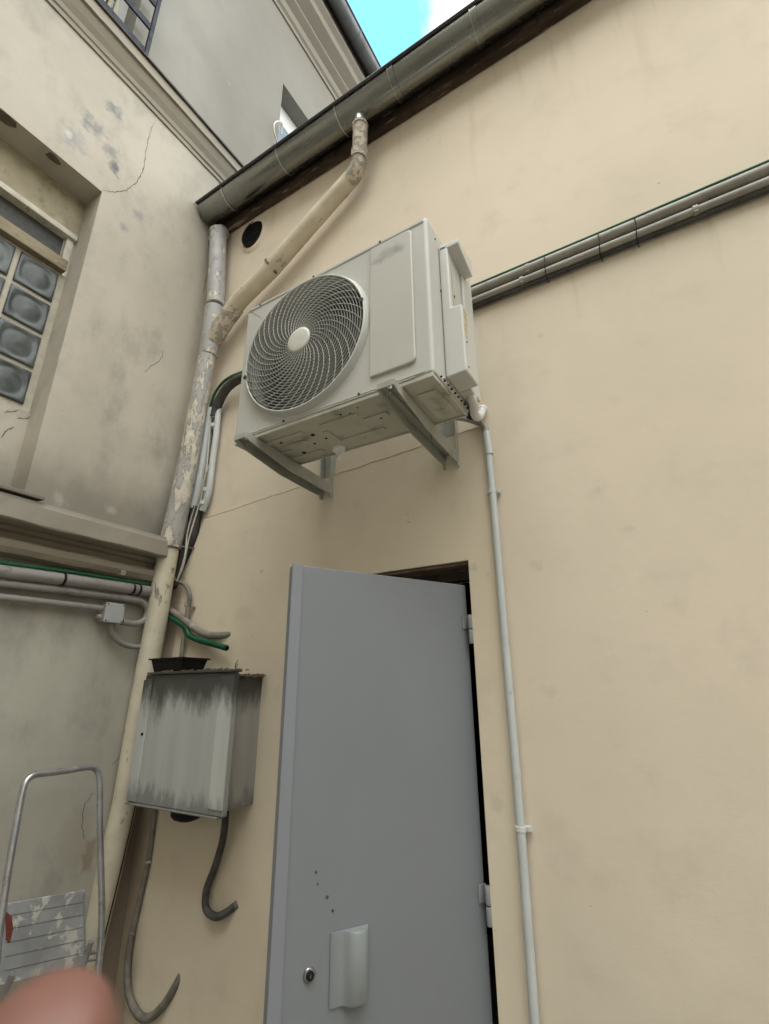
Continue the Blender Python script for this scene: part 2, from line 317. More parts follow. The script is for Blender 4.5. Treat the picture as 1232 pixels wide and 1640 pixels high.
# ------------------------------------------------------------ mesh helpers
class MB:
    def __init__(s): s.v = []; s.f = []; s.sm = []
    def add(s, vs, fs, smooth=False):
        o = len(s.v); s.v += [Vector(p) for p in vs]
        for f in fs: s.f.append([i + o for i in f]); s.sm.append(smooth)
        return s
    def box(s, x0, x1, y0, y1, z0, z1):
        vs = [(x, y, z) for z in (z0, z1) for y in (y0, y1) for x in (x0, x1)]
        return s.add(vs, [(0, 2, 3, 1), (4, 5, 7, 6), (0, 1, 5, 4), (2, 6, 7, 3), (0, 4, 6, 2), (1, 3, 7, 5)])
    def obox(s, c, ax, ay, az, hx, hy, hz):
        c = Vector(c); ax = Vector(ax).normalized(); ay = Vector(ay).normalized(); az = Vector(az).normalized()
        vs = [c + ax * (hx * i) + ay * (hy * j) + az * (hz * k) for k in (-1, 1) for j in (-1, 1) for i in (-1, 1)]
        return s.add(vs, [(0, 2, 3, 1), (4, 5, 7, 6), (0, 1, 5, 4), (2, 6, 7, 3), (0, 4, 6, 2), (1, 3, 7, 5)])
    def prism(s, poly, to3, a, b):
        n = len(poly); vs = [to3(p, a) for p in poly] + [to3(p, b) for p in poly]
        fs = [list(range(n))[::-1], list(range(n, 2 * n))] + [(i, (i + 1) % n, n + (i + 1) % n, n + i) for i in range(n)]
        return s.add(vs, fs)
    def tube(s, pts, r, n=14, rs=None, cap=True, smooth=True):
        pts = [Vector(p) for p in pts]; k = len(pts)
        tg = []
        for i in range(k):
            d = pts[min(i + 1, k - 1)] - pts[max(i - 1, 0)]; tg.append(d.normalized())
        ref = Vector((0, 0, 1)) if abs(tg[0].z) < .9 else Vector((1, 0, 0))
        u = tg[0].cross(ref).normalized(); rings = []
        for i in range(k):
            u = (u - tg[i] * u.dot(tg[i])).normalized(); w = tg[i].cross(u)
            rr = rs[i] if rs else r
            rings.append([pts[i] + (u * cos(2 * pi * j / n) + w * sin(2 * pi * j / n)) * rr for j in range(n)])
        vs = [p for q in rings for p in q]
        s.add(vs, [(i * n + j, i * n + (j + 1) % n, (i + 1) * n + (j + 1) % n, (i + 1) * n + j) for i in range(k - 1) for j in range(n)], smooth)
        if cap:
            s.add(rings[0], [list(range(n))[::-1]]); s.add(rings[-1], [list(range(n))])
        return s
    def ring(s, p, d, r0, r1, h, n=28):          # a collar around axis d
        p = Vector(p); d = Vector(d).normalized(); ref = Vector((0, 0, 1)) if abs(d.z) < .9 else Vector((1, 0, 0))
        u = d.cross(ref).normalized(); w = d.cross(u)
        prof = [(r0, -h / 2), (r1, -h / 2), (r1, h / 2), (r0, h / 2)]
        vs = [p + d * q[1] + (u * cos(2 * pi * j / n) + w * sin(2 * pi * j / n)) * q[0] for j in range(n) for q in prof]
        fs = [(j * 4 + k, ((j + 1) % n) * 4 + k, ((j + 1) % n) * 4 + (k + 1) % 4, j * 4 + (k + 1) % 4) for j in range(n) for k in range(4)]
        return s.add(vs, fs, False)
    def disc(s, p, d, r, h, n=20, dome=0.0):
        p = Vector(p); d = Vector(d).normalized(); ref = Vector((0, 0, 1)) if abs(d.z) < .9 else Vector((1, 0, 0))
        u = d.cross(ref).normalized(); w = d.cross(u)
        rings = [(r, 0), (r, h), (r * .8, h + dome * .6), (r * .4, h + dome)]
        vs = [p + d * q[1] + (u * cos(2 * pi * j / n) + w * sin(2 * pi * j / n)) * q[0] for q in rings for j in range(n)]
        s.add(vs, [(k * n + j, k * n + (j + 1) % n, (k + 1) * n + (j + 1) % n, (k + 1) * n + j) for k in range(3) for j in range(n)], dome > 0)
        s.add(vs[:n], [list(range(n))[::-1]]); s.add(vs[3 * n:], [list(range(n))])
        return s
def spline(pts, k=8):
    P = [Vector(p) for p in pts]; out = []
    for i in range(len(P) - 1):
        a = P[max(i - 1, 0)]; b = P[i]; c = P[i + 1]; d = P[min(i + 2, len(P) - 1)]
        for j in range(k):
            t = j / k
            out.append(.5 * ((2 * b) + (c - a) * t + (2 * a - 5 * b + 4 * c - d) * t * t + (3 * b - a - 3 * c + d) * t ** 3))
    out.append(P[-1]); return out

def world_base(o):
    return Vector(o.location) if o.parent is None else world_base(o.parent) + Vector(o.location)
def obj(name, mb, mat, parent=None, bevel=0, loc=None, segs=2, recalc=True):
    me = bpy.data.meshes.new(name)
    base = world_base(parent) if parent else (Vector(loc) if loc is not None else Vector((0, 0, 0)))
    me.from_pydata([v - base for v in mb.v], [], mb.f)
    for p, q in zip(me.polygons, mb.sm): p.use_smooth = q
    bm = bmesh.new(); bm.from_mesh(me)
    if bevel: bmesh.ops.remove_doubles(bm, verts=bm.verts, dist=1e-5)
    if recalc: bmesh.ops.recalc_face_normals(bm, faces=bm.faces)
    bm.to_mesh(me); bm.free(); me.materials.append(M[mat])
    o = bpy.data.objects.new(name, me); COL.objects.link(o)
    if parent: o.parent = parent
    else: o.location = base
    if bevel:
        b = o.modifiers.new('bevel', 'BEVEL'); b.width = bevel; b.segments = segs; b.limit_method = 'ANGLE'; b.angle_limit = radians(35)
    return o
def thing(name, label, cat, loc, group=None):
    o = bpy.data.objects.new(name, None); COL.objects.link(o); o.location = loc; o.empty_display_size = .1
    return tag(o, label, cat, group)
def tag(o, label, cat, group=None):
    o['label'] = label; o['category'] = cat
    if group: o['group'] = group
    return o
def struct(o): o['kind'] = 'structure'; return o
XZ = lambda p, y: (p[0], y, p[1])
YZ = lambda p, x: (x, p[0], p[1])

def plane_with_hole(mb, outer, hole, to3, a, b):
    """solid slab between depths a and b with a rectangular hole; outer and hole = (u0,u1,v0,v1)"""
    U = [outer[0], hole[0], hole[1], outer[1]]; V = [outer[2], hole[2], hole[3], outer[3]]
    for i in range(3):
        for j in range(3):
            if i == 1 and j == 1: continue
            if U[i + 1] - U[i] < 1e-6 or V[j + 1] - V[j] < 1e-6: continue
            for d, fl in ((a, 0), (b, 1)):
                q = [to3((U[i], V[j]), d), to3((U[i + 1], V[j]), d), to3((U[i + 1], V[j + 1]), d), to3((U[i], V[j + 1]), d)]
                mb.add(q, [(0, 1, 2, 3)])
    for (p, q) in (((hole[0], hole[2]), (hole[1], hole[2])), ((hole[1], hole[2]), (hole[1], hole[3])), ((hole[1], hole[3]), (hole[0], hole[3])), ((hole[0], hole[3]), (hole[0], hole[2])),
                   ((outer[0], outer[2]), (outer[1], outer[2])), ((outer[1], outer[2]), (outer[1], outer[3])), ((outer[1], outer[3]), (outer[0], outer[3])), ((outer[0], outer[3]), (outer[0], outer[2]))):
        mb.add([to3(p, a), to3(q, a), to3(q, b), to3(p, b)], [(0, 1, 2, 3)])
    return mb
# cracks: thin irregular grooves
def crack(name, pts2, fn, off, w0, parent, mat='crack', jit=.004, k=7, P=None):
    P = P or spline([fn(u, v) for u, v in pts2], k); rnd = random.Random(len(P)); n = len(P)
    P = [p + Vector((0 if abs(off.x) > 0 else rnd.uniform(-jit, jit), 0 if abs(off.y) > 0 else rnd.uniform(-jit, jit), rnd.uniform(-jit, jit))) for p in P]
    mb = MB(); vs = []
    on = off.normalized()
    for i, p in enumerate(P):
        t = (P[min(i + 1, n - 1)] - P[max(0, i - 1)]).normalized(); sd_ = t.cross(on).normalized()
        ww = w0 * (.35 + .65 * sin(pi * (i + .5) / n)) * rnd.uniform(.5, 1.3)
        vs += [p + on * .0006 - sd_ * ww, p + on * .0012, p + on * .0006 + sd_ * ww, p - on * .002]
    mb.add(vs, [(i * 4 + q, (i + 1) * 4 + q, (i + 1) * 4 + (q + 1) % 4, i * 4 + (q + 1) % 4) for i in range(n - 1) for q in range(4)])
    return obj(name, mb, mat, parent)
OX = Vector((1, 0, 0)); OY = Vector((0, -1, 0))
#MARK

# ------------------------------------------------------------ ground
g = MB(); g.add([(-60, -60, 0), (60, -60, 0), (60, 60, 0), (-60, 60, 0)], [(0, 1, 2, 3)])
struct(obj('ground', g, 'ground'))

# ------------------------------------------------------------ cream building (wall on y = 0)
B = thing('cream_building', 'low cream rendered building with a grey metal door standing open', 'building', (3, 0, 0))
DX0, DX1, DZ = 1.0, 1.633, 2.027
mb = MB()
plane_with_hole(mb, (0.002, 9.0, 0.0, 4.50), (DX0, DX1, 0.0, DZ), XZ, 0.0, 0.35)
obj('wall', mb, 'cream', B)
# raised newer plaster around the doorway, its top edge sloping up to the right
mb = MB(); T = -.011; zl = lambda x: 2.442 + (x - .2) * .058
out_ = [(DX0, 0.0), (DX0, DZ), (DX1, DZ), (DX1, 0.0), (1.728, 0.0), (1.735, 1.2), (1.742, 2.5), (1.742, zl(1.742))]
edge = []
for i in range(40):
    x = 1.742 - (1.742 - .205) * i / 39; edge.append((x, zl(x) + random.uniform(-.003, .003)))
out_ += edge + [(.19, 2.40), (.165, 2.33), (.13, 2.24), (.11, 2.16), (.10, 2.0), (.10, 0.0)]
mb.prism(out_, XZ, 0.003, T); obj('plaster_patch', mb, 'patch', B)
crack('seam_line', None, None, OY, .0012, B, 'seam', 0, P=[Vector((x, -.0112, z + .001)) for x, z in edge])
crack('seam_line', None, None, OY, .002, B, 'seam_dark', 0, P=[Vector((1.7285 + (.007 * z / 1.2 if z < 1.2 else .007 + .007 * (z - 1.2) / 1.3) + random.uniform(-.0012, .0012), -.0062, z)) for z in [2.5 - .05 * i for i in range(50)]])
# dark room behind the door
mb = MB(); mb.box(.55, 2.6, .352, 2.4, -.01, 2.5)
o = obj('interior', mb, 'interior', B)
me = o.data; bm = bmesh.new(); bm.from_mesh(me)
for f in list(bm.faces):
    c = f.calc_center_median()
    if abs((c.y) - .352) < 1e-3: bm.faces.remove(f)
bm.to_mesh(me); bm.free()
mb = MB(); mb.box(DX0 + .004, DX1 - .004, .0, .06, DZ - .012, DZ - .002); obj('lintel_reveal', mb, 'reveal', B)
# roof
mb = MB(); mb.prism([(-.10, 4.60), (5.0, 6.2), (5.0, 6.26), (-.13, 4.66)], YZ, .02, 9.0); obj('roof', mb, 'roof', B)
mb = MB(); mb.box(.02, 9.0, -.036, .12, 4.485, 4.60)
for k in range(14):
    x = .3 + k * .62; mb.box(x, x + .07, -.042, -.030, 4.487, 4.55)
obj('wooden_fascia', mb, 'soffit', B, .004)
mb = MB()
x = .05
while x < 5:
    L = random.uniform(.2, .5); mb.box(x, x + L, -.03 - random.random() * .006, -.004, 4.474 + random.uniform(0, .006), 4.484); x += L + random.uniform(.0, .02)
obj('wooden_soffit_strip', mb, 'soffit', B, .003)

# gutter of the cream building
GX0, GX1, GY, GZ, GR = -.0, 9.0, -.126, 4.588, .085
G = thing('roof_gutter', 'long half-round zinc gutter along the eave of the cream wall', 'gutter', (.0 + .02, GY, GZ))
def half_gutter(mb, x0, x1, cy, cz, r, th=.003, n=22, to=lambda x, y, z: (x, y, z), endcaps=True):
    prof = [(cy - r * cos(pi * i / n), cz - r * sin(pi * i / n)) for i in range(n + 1)] + [(cy + (r - th) * cos(pi * i / n), cz - (r - th) * sin(pi * i / n)) for i in range(n + 1)]
    k = len(prof); vs = [to(x0, *p) for p in prof] + [to(x1, *p) for p in prof]
    mb.add(vs, [(i, (i + 1) % k, k + (i + 1) % k, k + i) for i in range(k)], True)
    if endcaps:
        for x in (x0, x1 - .002):
            q = [(cy - r * cos(pi * i / n), cz - r * sin(pi * i / n)) for i in range(n + 1)]
            vs = [to(x, *p) for p in q] + [to(x + .002, *p) for p in q]; kk = len(q)
            mb.add(vs, [list(range(kk)), list(range(kk, 2 * kk))[::-1]])
mb = MB(); half_gutter(mb, .012, GX1, GY, GZ, GR); obj('trough', mb, 'zinc', G)
mb = MB(); mb.tube([(.008, GY - GR - .006, GZ + .002), (GX1, GY - GR - .006, GZ + .002)], .009, 10); mb.box(.008, GX1, GY + GR - .004, GY + GR - .001, GZ - .01, GZ + .035)
obj('rolled_lip', mb, 'zinc_edge', G)
for x, hook in ((.1, 0), (.60, 1), (1.10, 1), (1.46, 0), (1.95, 0), (2.6, 1), (3.2, 0)):
    pass
def band(x, wd=.012, mat='zinc_bright', name='seam_band', rr=.003):
    mb = MB(); half_gutter(mb, x - wd / 2, x + wd / 2, GY, GZ, GR + rr, .004, endcaps=False); obj(name, mb, mat, G)
for u, v, hook in ((357, 310, 1), (444, 250, 1), (538, 185, 1), (627, 118, 0), (760, 28, 0)):
    x = onY(u, v, GY - GR * .8).x
    if hook: band(x, .008, 'zinc_bright', 'bracket_strap')
    else:
        band(x, .030, 'zinc', 'seam_band', .0035); band(x - .016, .003, 'zinc_bright', 'seam_edge', .0042)
for x in (2.7, 3.6, 4.5): band(x, .022, 'zinc', 'seam_band', .0035)

# ------------------------------------------------------------ door
D = bpy.data.objects.new('door', None); COL.objects.link(D); D.parent = B
hinge = Vector((1.608, .012, 0)); free = Vector((1.308, -.540, 0)); D.location = hinge - world_base(B)
ld = (free - hinge).normalized(); W = (free - hinge).length; ln = Vector((-ld.y, ld.x, 0))
if ln.dot(EYE - hinge) < 0: ln = -ln                # outer face normal
LZ0, LZ1 = .02, 1.945
def on_leaf(s, z, d=0.0): return hinge + ld * s + ln * d + Vector((0, 0, z))
Z = Vector((0, 0, 1))
mb = MB(); mb.obox(on_leaf(W / 2, (LZ0 + LZ1) / 2, -.02), ld, ln, Z, W / 2, .02, (LZ1 - LZ0) / 2)
leaf = obj('leaf', mb, 'door', D, .003)
mb = MB(); mb.obox(on_leaf(W - .010, (LZ0 + LZ1) / 2, .0025), ld, ln, Z, .016, .0022, (LZ1 - LZ0) / 2 + .002)
obj('edge_flange', mb, 'door_edge', D, .0012)
LP = hinge; LN = ln
def leafpt(u, v): return onP(u, v, hinge, ln)
p = leafpt(495, 1561)
mb = MB(); mb.disc(p, ln, .0145, .004, 28, .002); lock = obj('lock', mb, 'chrome', D)
mb = MB(); mb.disc(p + ln * .0062, ln, .0098, .002, 24, .001); lk = obj('lock_barrel', mb, 'blackplastic', D)
mb = MB(); mb.obox(p + ln * .0098, ld, ln, Z, .001, .0006, .004); obj('keyhole', mb, 'chrome', D)
# pull handle: a flat tab that swells into a half-cylindrical grip
a = leafpt(528, 1550); b_pt = leafpt(590, 1550); zt = leafpt(540, 1492).z; zb = leafpt(560, 1605).z
s0 = (a - hinge).dot(ld); s1 = (b_pt - hinge).dot(ld) + .004
prof = [(s0, .001), (s0, .004)]
k = 12; wd = s0 - s1
prof = [(0, .0012), (0, .004), (.28, .005), (.36, .010), (.40, .018), (.46, .025), (.54, .030), (.66, .032), (.78, .030), (.88, .025), (.95, .017), (1.0, .007), (1.0, .0012)]
pts = [(s0 - wd * q[0], q[1]) for q in prof]
mb = MB(); n = len(pts); zs = [zb, zb + .006, zt - .006, zt]
vs = [on_leaf(q[0], z, q[1] * (1 if 0 < i < 3 else .86)) for i, z in enumerate(zs) for q in pts]
mb.add(vs, [(r * n + i, r * n + i + 1, (r + 1) * n + i + 1, (r + 1) * n + i) for r in range(3) for i in range(n - 1)], True)
mb.add([vs[i] for i in range(n)], [list(range(n))]); mb.add([vs[3 * n + i] for i in range(n)], [list(range(n))])
h = obj('pull_handle', mb, 'handle', D)
for u, v, r in ((506, 1397, .0035), (509, 1416, .0025), (524, 1437, .004), (533, 1459, .0035)):
    mb = MB(); q = leafpt(u, v); mb.disc(q + ln * .0004, ln, r, .0006, 9); o = obj('paint_chip', mb, 'zinc_dark', D)
# hinges
for zc, in ((onY(755, 1008, .0).z,), (onY(788, 1450, .0).z,)):
    hb = Vector((1.625, -.008, 0))
    mb = MB(); mb.tube([hb + Z * (zc - .047), hb + Z * (zc - .002)], .0085, 14); mb.tube([hb + Z * (zc + .002), hb + Z * (zc + .047)], .0085, 14)
    mb.obox(on_leaf(.012, zc + .024, .003), ld, ln, Z, .014, .002, .022)
    obj('hinge', mb, 'hinge', D, .001)
mb = MB(); mb.box(DX0 - .0, DX0 + .035, .07, .11, 0, DZ - .04); mb.box(DX1 - .022, DX1 - .002, .05, .10, 0, DZ - .04); mb.box(DX0, DX1 - .002, .07, .11, DZ - .05, DZ - .015)
obj('door_frame', mb, 'darkwood', B)
#STRUCT2

# ------------------------------------------------------------ grey building (wall on x = 0)
A = thing('grey_building', 'taller stained grey plaster building with mouldings and a glass block window', 'building', (0, -2, 0))
Y0, Y1 = -6.5, 5.5
WY0, WY1, WZ0, WZ1, WD = -2.1, -.745, 2.36, 4.104, .15         # glass block window recess
UY0, UY1, UZ0, UZ1 = -2.4, -.80, 5.33, 7.2                     # upper french window
SY0, SY1, SZ0, SZ1 = .42, 1.05, 5.75, 6.77                      # small louvred window
mb = MB()
slabs = [((Y0, Y1, 0.0, 4.6), (WY0, WY1, WZ0, WZ1))]
for o_, h_ in slabs: plane_with_hole(mb, o_, h_, YZ, 0.0, -.5)
plane_with_hole(mb, (Y0, -.2, 4.6, 8.2), (UY0, UY1, UZ0, UZ1), YZ, 0.0, -.5)
plane_with_hole(mb, (-.2, Y1, 4.6, 8.2), (SY0, SY1, SZ0, SZ1), YZ, 0.0, -.5)
bmw = obj('wall', mb, 'grey', A)
bm = bmesh.new(); bm.from_mesh(bmw.data); bmesh.ops.remove_doubles(bm, verts=bm.verts, dist=1e-4)
bmesh.ops.recalc_face_normals(bm, faces=bm.faces); bm.to_mesh(bmw.data); bm.free()

def moulding(name, prof, y0, y1, mat, bev=0, wob=.0006):
    mb = MB(); rn = random.Random(name); k = len(prof); N = int((y1 - y0) / .05); sc = wob or 0
    vs = []; off = [(0, 0)] * k
    for i in range(N + 1):
        off = [(o[0] * .6 + rn.gauss(0, sc), o[1] * .6 + rn.gauss(0, sc)) for o in off]
        vs += [(p[0] + o[0] * (p[0] > 0), y0 + (y1 - y0) * i / N, p[1] + o[1]) for p, o in zip(prof, off)]
    mb.add(vs, [(i * k + j, i * k + (j + 1) % k, (i + 1) * k + (j + 1) % k, (i + 1) * k + j) for i in range(N) for j in range(k)])
    mb.add(vs[:k], [list(range(k))]); mb.add(vs[-k:], [list(range(k))[::-1]])
    return obj(name, mb, mat, A)
# string course below the upper storey
moulding('string_course', [(-.01, 4.955), (.010, 4.955), (.010, 4.985), (.020, 4.99), (.024, 5.02), (.045, 5.05), (.062, 5.085), (.066, 5.10), (.082, 5.10), (.082, 5.185), (.03, 5.21), (-.01, 5.215)], Y0, Y1, 'mould', .003)
moulding('lead_flashing', [(-.005, 5.217), (.03, 5.212), (.086, 5.188), (.092, 5.170), (.096, 5.172), (.090, 5.196), (.03, 5.224), (-.005, 5.23)], Y0, .6, 'darkwood')
# lower ledge and the mouldings beneath it
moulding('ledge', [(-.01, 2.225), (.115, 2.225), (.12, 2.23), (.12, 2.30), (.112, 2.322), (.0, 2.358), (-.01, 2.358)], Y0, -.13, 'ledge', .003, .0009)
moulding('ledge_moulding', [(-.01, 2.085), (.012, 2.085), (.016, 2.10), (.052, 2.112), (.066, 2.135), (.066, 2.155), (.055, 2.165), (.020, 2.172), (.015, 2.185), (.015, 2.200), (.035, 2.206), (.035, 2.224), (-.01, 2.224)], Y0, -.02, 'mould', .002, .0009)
# top cornice and gutter
moulding('top_cornice', [(-.01, 7.62), (.015, 7.62), (.02, 7.66), (.04, 7.68), (.05, 7.74), (.05, 7.76), (.10, 7.80), (.11, 7.81), (.11, 7.84), (.19, 7.90), (.20, 7.91), (.20, 8.02), (.24, 8.06), (.24, 8.12), (-.01, 8.12)], Y0, Y1, 'mould', .004)
mb = MB(); mb.box(-.02, .245, Y0, Y1, 8.122, 8.20); obj('eave_board', mb, 'darkwood', A)
mb = MB(); mb.prism([(.36, 8.25), (-4, 10.2), (-4, 10.26), (.34, 8.31)], lambda p, y: (p[0], y, p[1]), Y0, Y1); obj('roof', mb, 'roof', A)
GA = thing('eave_gutter', 'dark half-round gutter high on the grey building against the sky', 'gutter', (.33, 2, 8.22))
mb = MB(); half_gutter(mb, Y0, Y1, .325, 8.225, .085, to=lambda y, x, z: (x, y, z)); obj('trough', mb, 'zinc_dark', GA)
mb = MB(); mb.tube([(.414, Y0, 8.228), (.414, Y1, 8.228)], .009, 8); obj('rolled_lip', mb, 'zinc_edge', GA)
for y in (-2, .0, 1.05, 2.2):
    mb = MB(); half_gutter(mb, y - .008, y + .008, .325, 8.225, .089, .004, endcaps=False, to=lambda y, x, z: (x, y, z)); obj('bracket_strap', mb, 'zinc_dark', GA)
for y in (-.6, .7, 1.62):
    mb = MB(); mb.box(.39, .42, y, y + .02, 8.225, 8.27); obj('clip', mb, 'zinc_dark', GA)

# glass block window
Wn = bpy.data.objects.new('glass_block_window', None); COL.objects.link(Wn); Wn.parent = A; Wn.location = Vector((-WD, -1.4, 3.1)) - world_base(A)
xr = -WD
mb = MB(); mb.box(xr - .04, xr, WY0, WY1, 3.862, WZ1); obj('lintel_face', mb, 'lintel', Wn)
mb = MB(); mb.box(xr - .03, xr + .022, WY0, WY1 - .004, 3.826, 3.860); obj('upper_strip', mb, 'white_strip', Wn, .004)
mb = MB(); mb.box(xr - .05, xr - .03, WY0, WY1 - .045, 3.68, 3.83)
obj('shutter_panel', mb, 'shutter', Wn)
mb = MB(); mb.box(xr - .03, xr + .004, WY1 - .044, WY1 - .012, 3.66, 3.826); obj('side_post', mb, 'white_strip', Wn, .003)
mb = MB(); mb.box(xr - .03, xr + .030, WY0, WY1 - .020, 3.605, 3.672); obj('wooden_rail', mb, 'frame', Wn, .004)
RB, CB, P0 = 4, 7, .194
zt = 3.592; yr = WY1 - .028
mb = MB(); mb.box(xr - .06, xr - .008, WY0, WY1, 2.80, 3.604); obj('mortar_grid', mb, 'mortar', Wn, 0)
for i in range(RB):
    for j in range(CB):
        z1 = zt - i * P0 - .006; z0 = z1 - P0 + .024; y1 = yr - j * P0 - .006; y0 = y1 - P0 + .024
        if y0 < WY0: continue
        # pillow: bevelled rim, moat, raised round lens
        mb = MB(); N = 9; cy = (y0 + y1) / 2; cz = (z0 + z1) / 2; hw = (y1 - y0) / 2
        vs = []; fs = []
        R2 = [(1.0, -.004), (1.0, .002), (.95, .005), (.88, .0045), (.80, .0005), (.72, -.001), (.60, .0015), (.35, .004), (.02, .005)]
        K = 32
        for q, (rr, dx) in enumerate(R2):
            for a in range(K):
                t = 2 * pi * a / K; c, s_ = cos(t), sin(t)
                sq = 1 / max(abs(c), abs(s_)); f = max(0, min(1, (rr - .75) / .2)); rad = rr * ((1 - f) * 1 + f * sq)
                vs.append((xr - .002 + dx, cy + hw * rad * c, cz + hw * rad * s_))
        for q in range(len(R2) - 1):
            for a in range(K): fs.append((q * K + a, q * K + (a + 1) % K, (q + 1) * K + (a + 1) % K, (q + 1) * K + a))
        mb.add(vs, fs, True); mb.add(vs[-K:], [list(range(K))], True); obj('glass_block', mb, 'glass', Wn)
mb = MB(); mb.box(xr - .06, xr + .01, WY0, WY1, WZ0 - .0, 2.80); obj('apron', mb, 'cream' if 0 else 'grey', Wn)
mb = MB(); mb.prism([(xr + .01, WZ0), (.03, WZ0 - .02), (.125, 2.33), (.125, 2.345), (.03, WZ0 + .012), (xr + .01, WZ0 + .03)], lambda p, y: (p[0], y, p[1]), WY0 - .1, WY1 + .03)
obj('sill', mb, 'ledge', Wn, .003)
# broken plaster on the recess head
for u, v, s_ in ((88, 245, .035), (8, 196, .05)):
    p = onX(u, v, -.03)
    mb = MB(); n = 9; pts = [(-.035 + s_ * .7 * cos(2 * pi * i / n) * random.uniform(.6, 1.1), p.y + s_ * sin(2 * pi * i / n) * random.uniform(.6, 1.1)) for i in range(n)]
    mb.prism(pts, lambda q, z: (min(q[0], -.001), q[1], z), WZ1 - .004, WZ1 + .001); obj('spalled_spot', mb, 'crack', A)

# upper french window with its navy railing
Wu = bpy.data.objects.new('french_window', None); COL.objects.link(Wu); Wu.parent = A; Wu.location = Vector((-.2, -1.6, UZ0)) - world_base(A)
mb = MB()
mb.box(-.24, -.17, UY0, UY0 + .06, UZ0, UZ1); mb.box(-.24, -.17, UY1 - .06, UY1, UZ0, UZ1); mb.box(-.24, -.17, -1.64, -1.56, UZ0, UZ1)
mb.box(-.24, -.17, UY0, UY1, UZ0, UZ0 + .10); mb.box(-.24, -.17, UY0, UY1, UZ1 - .08, UZ1); mb.box(-.24, -.17, UY0, UY1, UZ0 + .55, UZ0 + .60)
obj('frame', mb, 'white_frame', Wu, .004)
mb = MB(); mb.box(-.215, -.205, UY0, UY1, UZ0, UZ1); obj('pane', mb, 'pane', Wu)
mb = MB()
for k in range(9):
    y = UY1 - .07 - k * .035; mb.box(-.12 - .01 * (k % 2), -.10 - .01 * (k % 2), y - .022, y, UZ0 + .02, UZ1 - .1)
obj('folded_shutter', mb, 'curtain', Wu, .003)
RL = thing('window_railing', 'navy flat bar railing across the upstairs window', 'railing', (.06, -1.5, 5.2))
yr_ = onX(236, 92, .075).y
def bar(z, h=.028): mb = MB(); mb.box(.066, .078, -2.5, yr_ - .022, z, z + h); obj('rail', mb, 'railing', RL, .002)
zb = onX(236, 92, .075).z
for k in range(5): bar(zb + .0 + k * .235, .055)
mb = MB(); mb.box(.060, .084, yr_ - .022, yr_, zb, zb + 1.05); obj('post', mb, 'railing', RL, .002)
for dz in (.06, .88):
    mb = MB(); mb.box(.0, .060, yr_ - .018, yr_ - .004, zb + dz, zb + dz + .02); obj('wall_fixing', mb, 'railing', RL)

# small louvred window
Ws = bpy.data.objects.new('small_window', None); COL.objects.link(Ws); Ws.parent = A; Ws.location = Vector((-.2, .7, 6.2)) - world_base(A)
mb = MB(); mb.box(-.20, -.14, SY0, SY0 + .05, SZ0, SZ1); mb.box(-.20, -.14, SY1 - .05, SY1, SZ0, SZ1); mb.box(-.20, -.14, SY0, SY1, SZ1 - .22, SZ1); mb.box(-.20, -.14, SY0, SY1, SZ0, SZ0 + .05); obj('frame', mb, 'white_frame', Ws, .004)
mb = MB()
for k in range(22):
    z = SZ0 + .06 + k * .034; mb.prism([(-.185, z), (-.150, z - .016), (-.150, z - .010), (-.185, z + .010)], lambda p, y: (p[0], y, p[1]), SY0 + .05, SY1 - .05)
obj('louvres', mb, 'louver', Ws)
mb = MB(); mb.box(-.21, -.19, SY0, SY1, SZ0, SZ1); obj('backing', mb, 'pane', Ws)
# bent loop of flashing by the small window
mb = MB(); mb.tube(spline([onX(446, 232, .03), onX(440, 215, .05), onX(439, 199, .06), onX(445, 194, .06), onX(452, 198, .05), onX(450, 215, .02)], 6), .006, 8)
tag(obj('bent_wire_loop', mb, 'white_cable', None, loc=onX(446, 232, .03)), 'bent pale wire loop beside the small louvred window', 'wire')

ax_ = lambda u, v: onX(u, v, 0); OX = Vector((1, 0, 0)); OY = Vector((0, -1, 0))
crack('crack', [(246, 197), (238, 222), (233, 245), (230, 268), (222, 287), (205, 303), (188, 307), (166, 305)], ax_, OX, .0022, A)
crack('crack', [(180, 272), (186, 280), (191, 287)], ax_, OX, .0018, A)
crack('crack', [(262, 562), (256, 576), (244, 585), (231, 597)], ax_, OX, .0014, A)
crack('crack', [(330, 440), (328, 455), (325, 470)], ax_, OX, .002, A)
crack('crack', [(215, 1120), (210, 1160), (212, 1180), (190, 1215), (178, 1225)], ax_, OX, .002, A)
crack('crack', [(150, 1270), (135, 1290), (131, 1320), (136, 1345)], ax_, OX, .0015, A)
crack('crack', [(0, 700), (12, 688), (22, 684)], lambda u, v: onX(u, v, -WD + .0105), OX, .002, A)
crack('crack', [(5, 658), (18, 659), (30, 656)], lambda u, v: onX(u, v, -WD + .0105), OX, .0015, A)
crack('crack', [(26, 668), (38, 670), (50, 667)], lambda u, v: onX(u, v, -WD + .0105), OX, .0015, A)
crack('crack', [(60, 806), (110, 823), (160, 838), (210, 853), (250, 862)], lambda u, v: onX(u, v, .10), OX, .003, A, jit=.003, k=12)
crack('crack', [(8, 881), (60, 893), (110, 902), (160, 910), (200, 918)], lambda u, v: onX(u, v, .084), OX, .002, A, jit=.003, k=12)
#THINGS

# ------------------------------------------------------------ air conditioner
AX0, AX1, AY0, AY1, AZ0, AZ1 = .945, 1.757, -.50, -.235, 2.458, 3.066
AC = thing('air_conditioner', 'pale grey outdoor air conditioning unit with round spiral fan grille', 'air conditioner', (1.35, -.36, AZ0))
FC = Vector((1.262, -.5, 2.757)); FR = .262
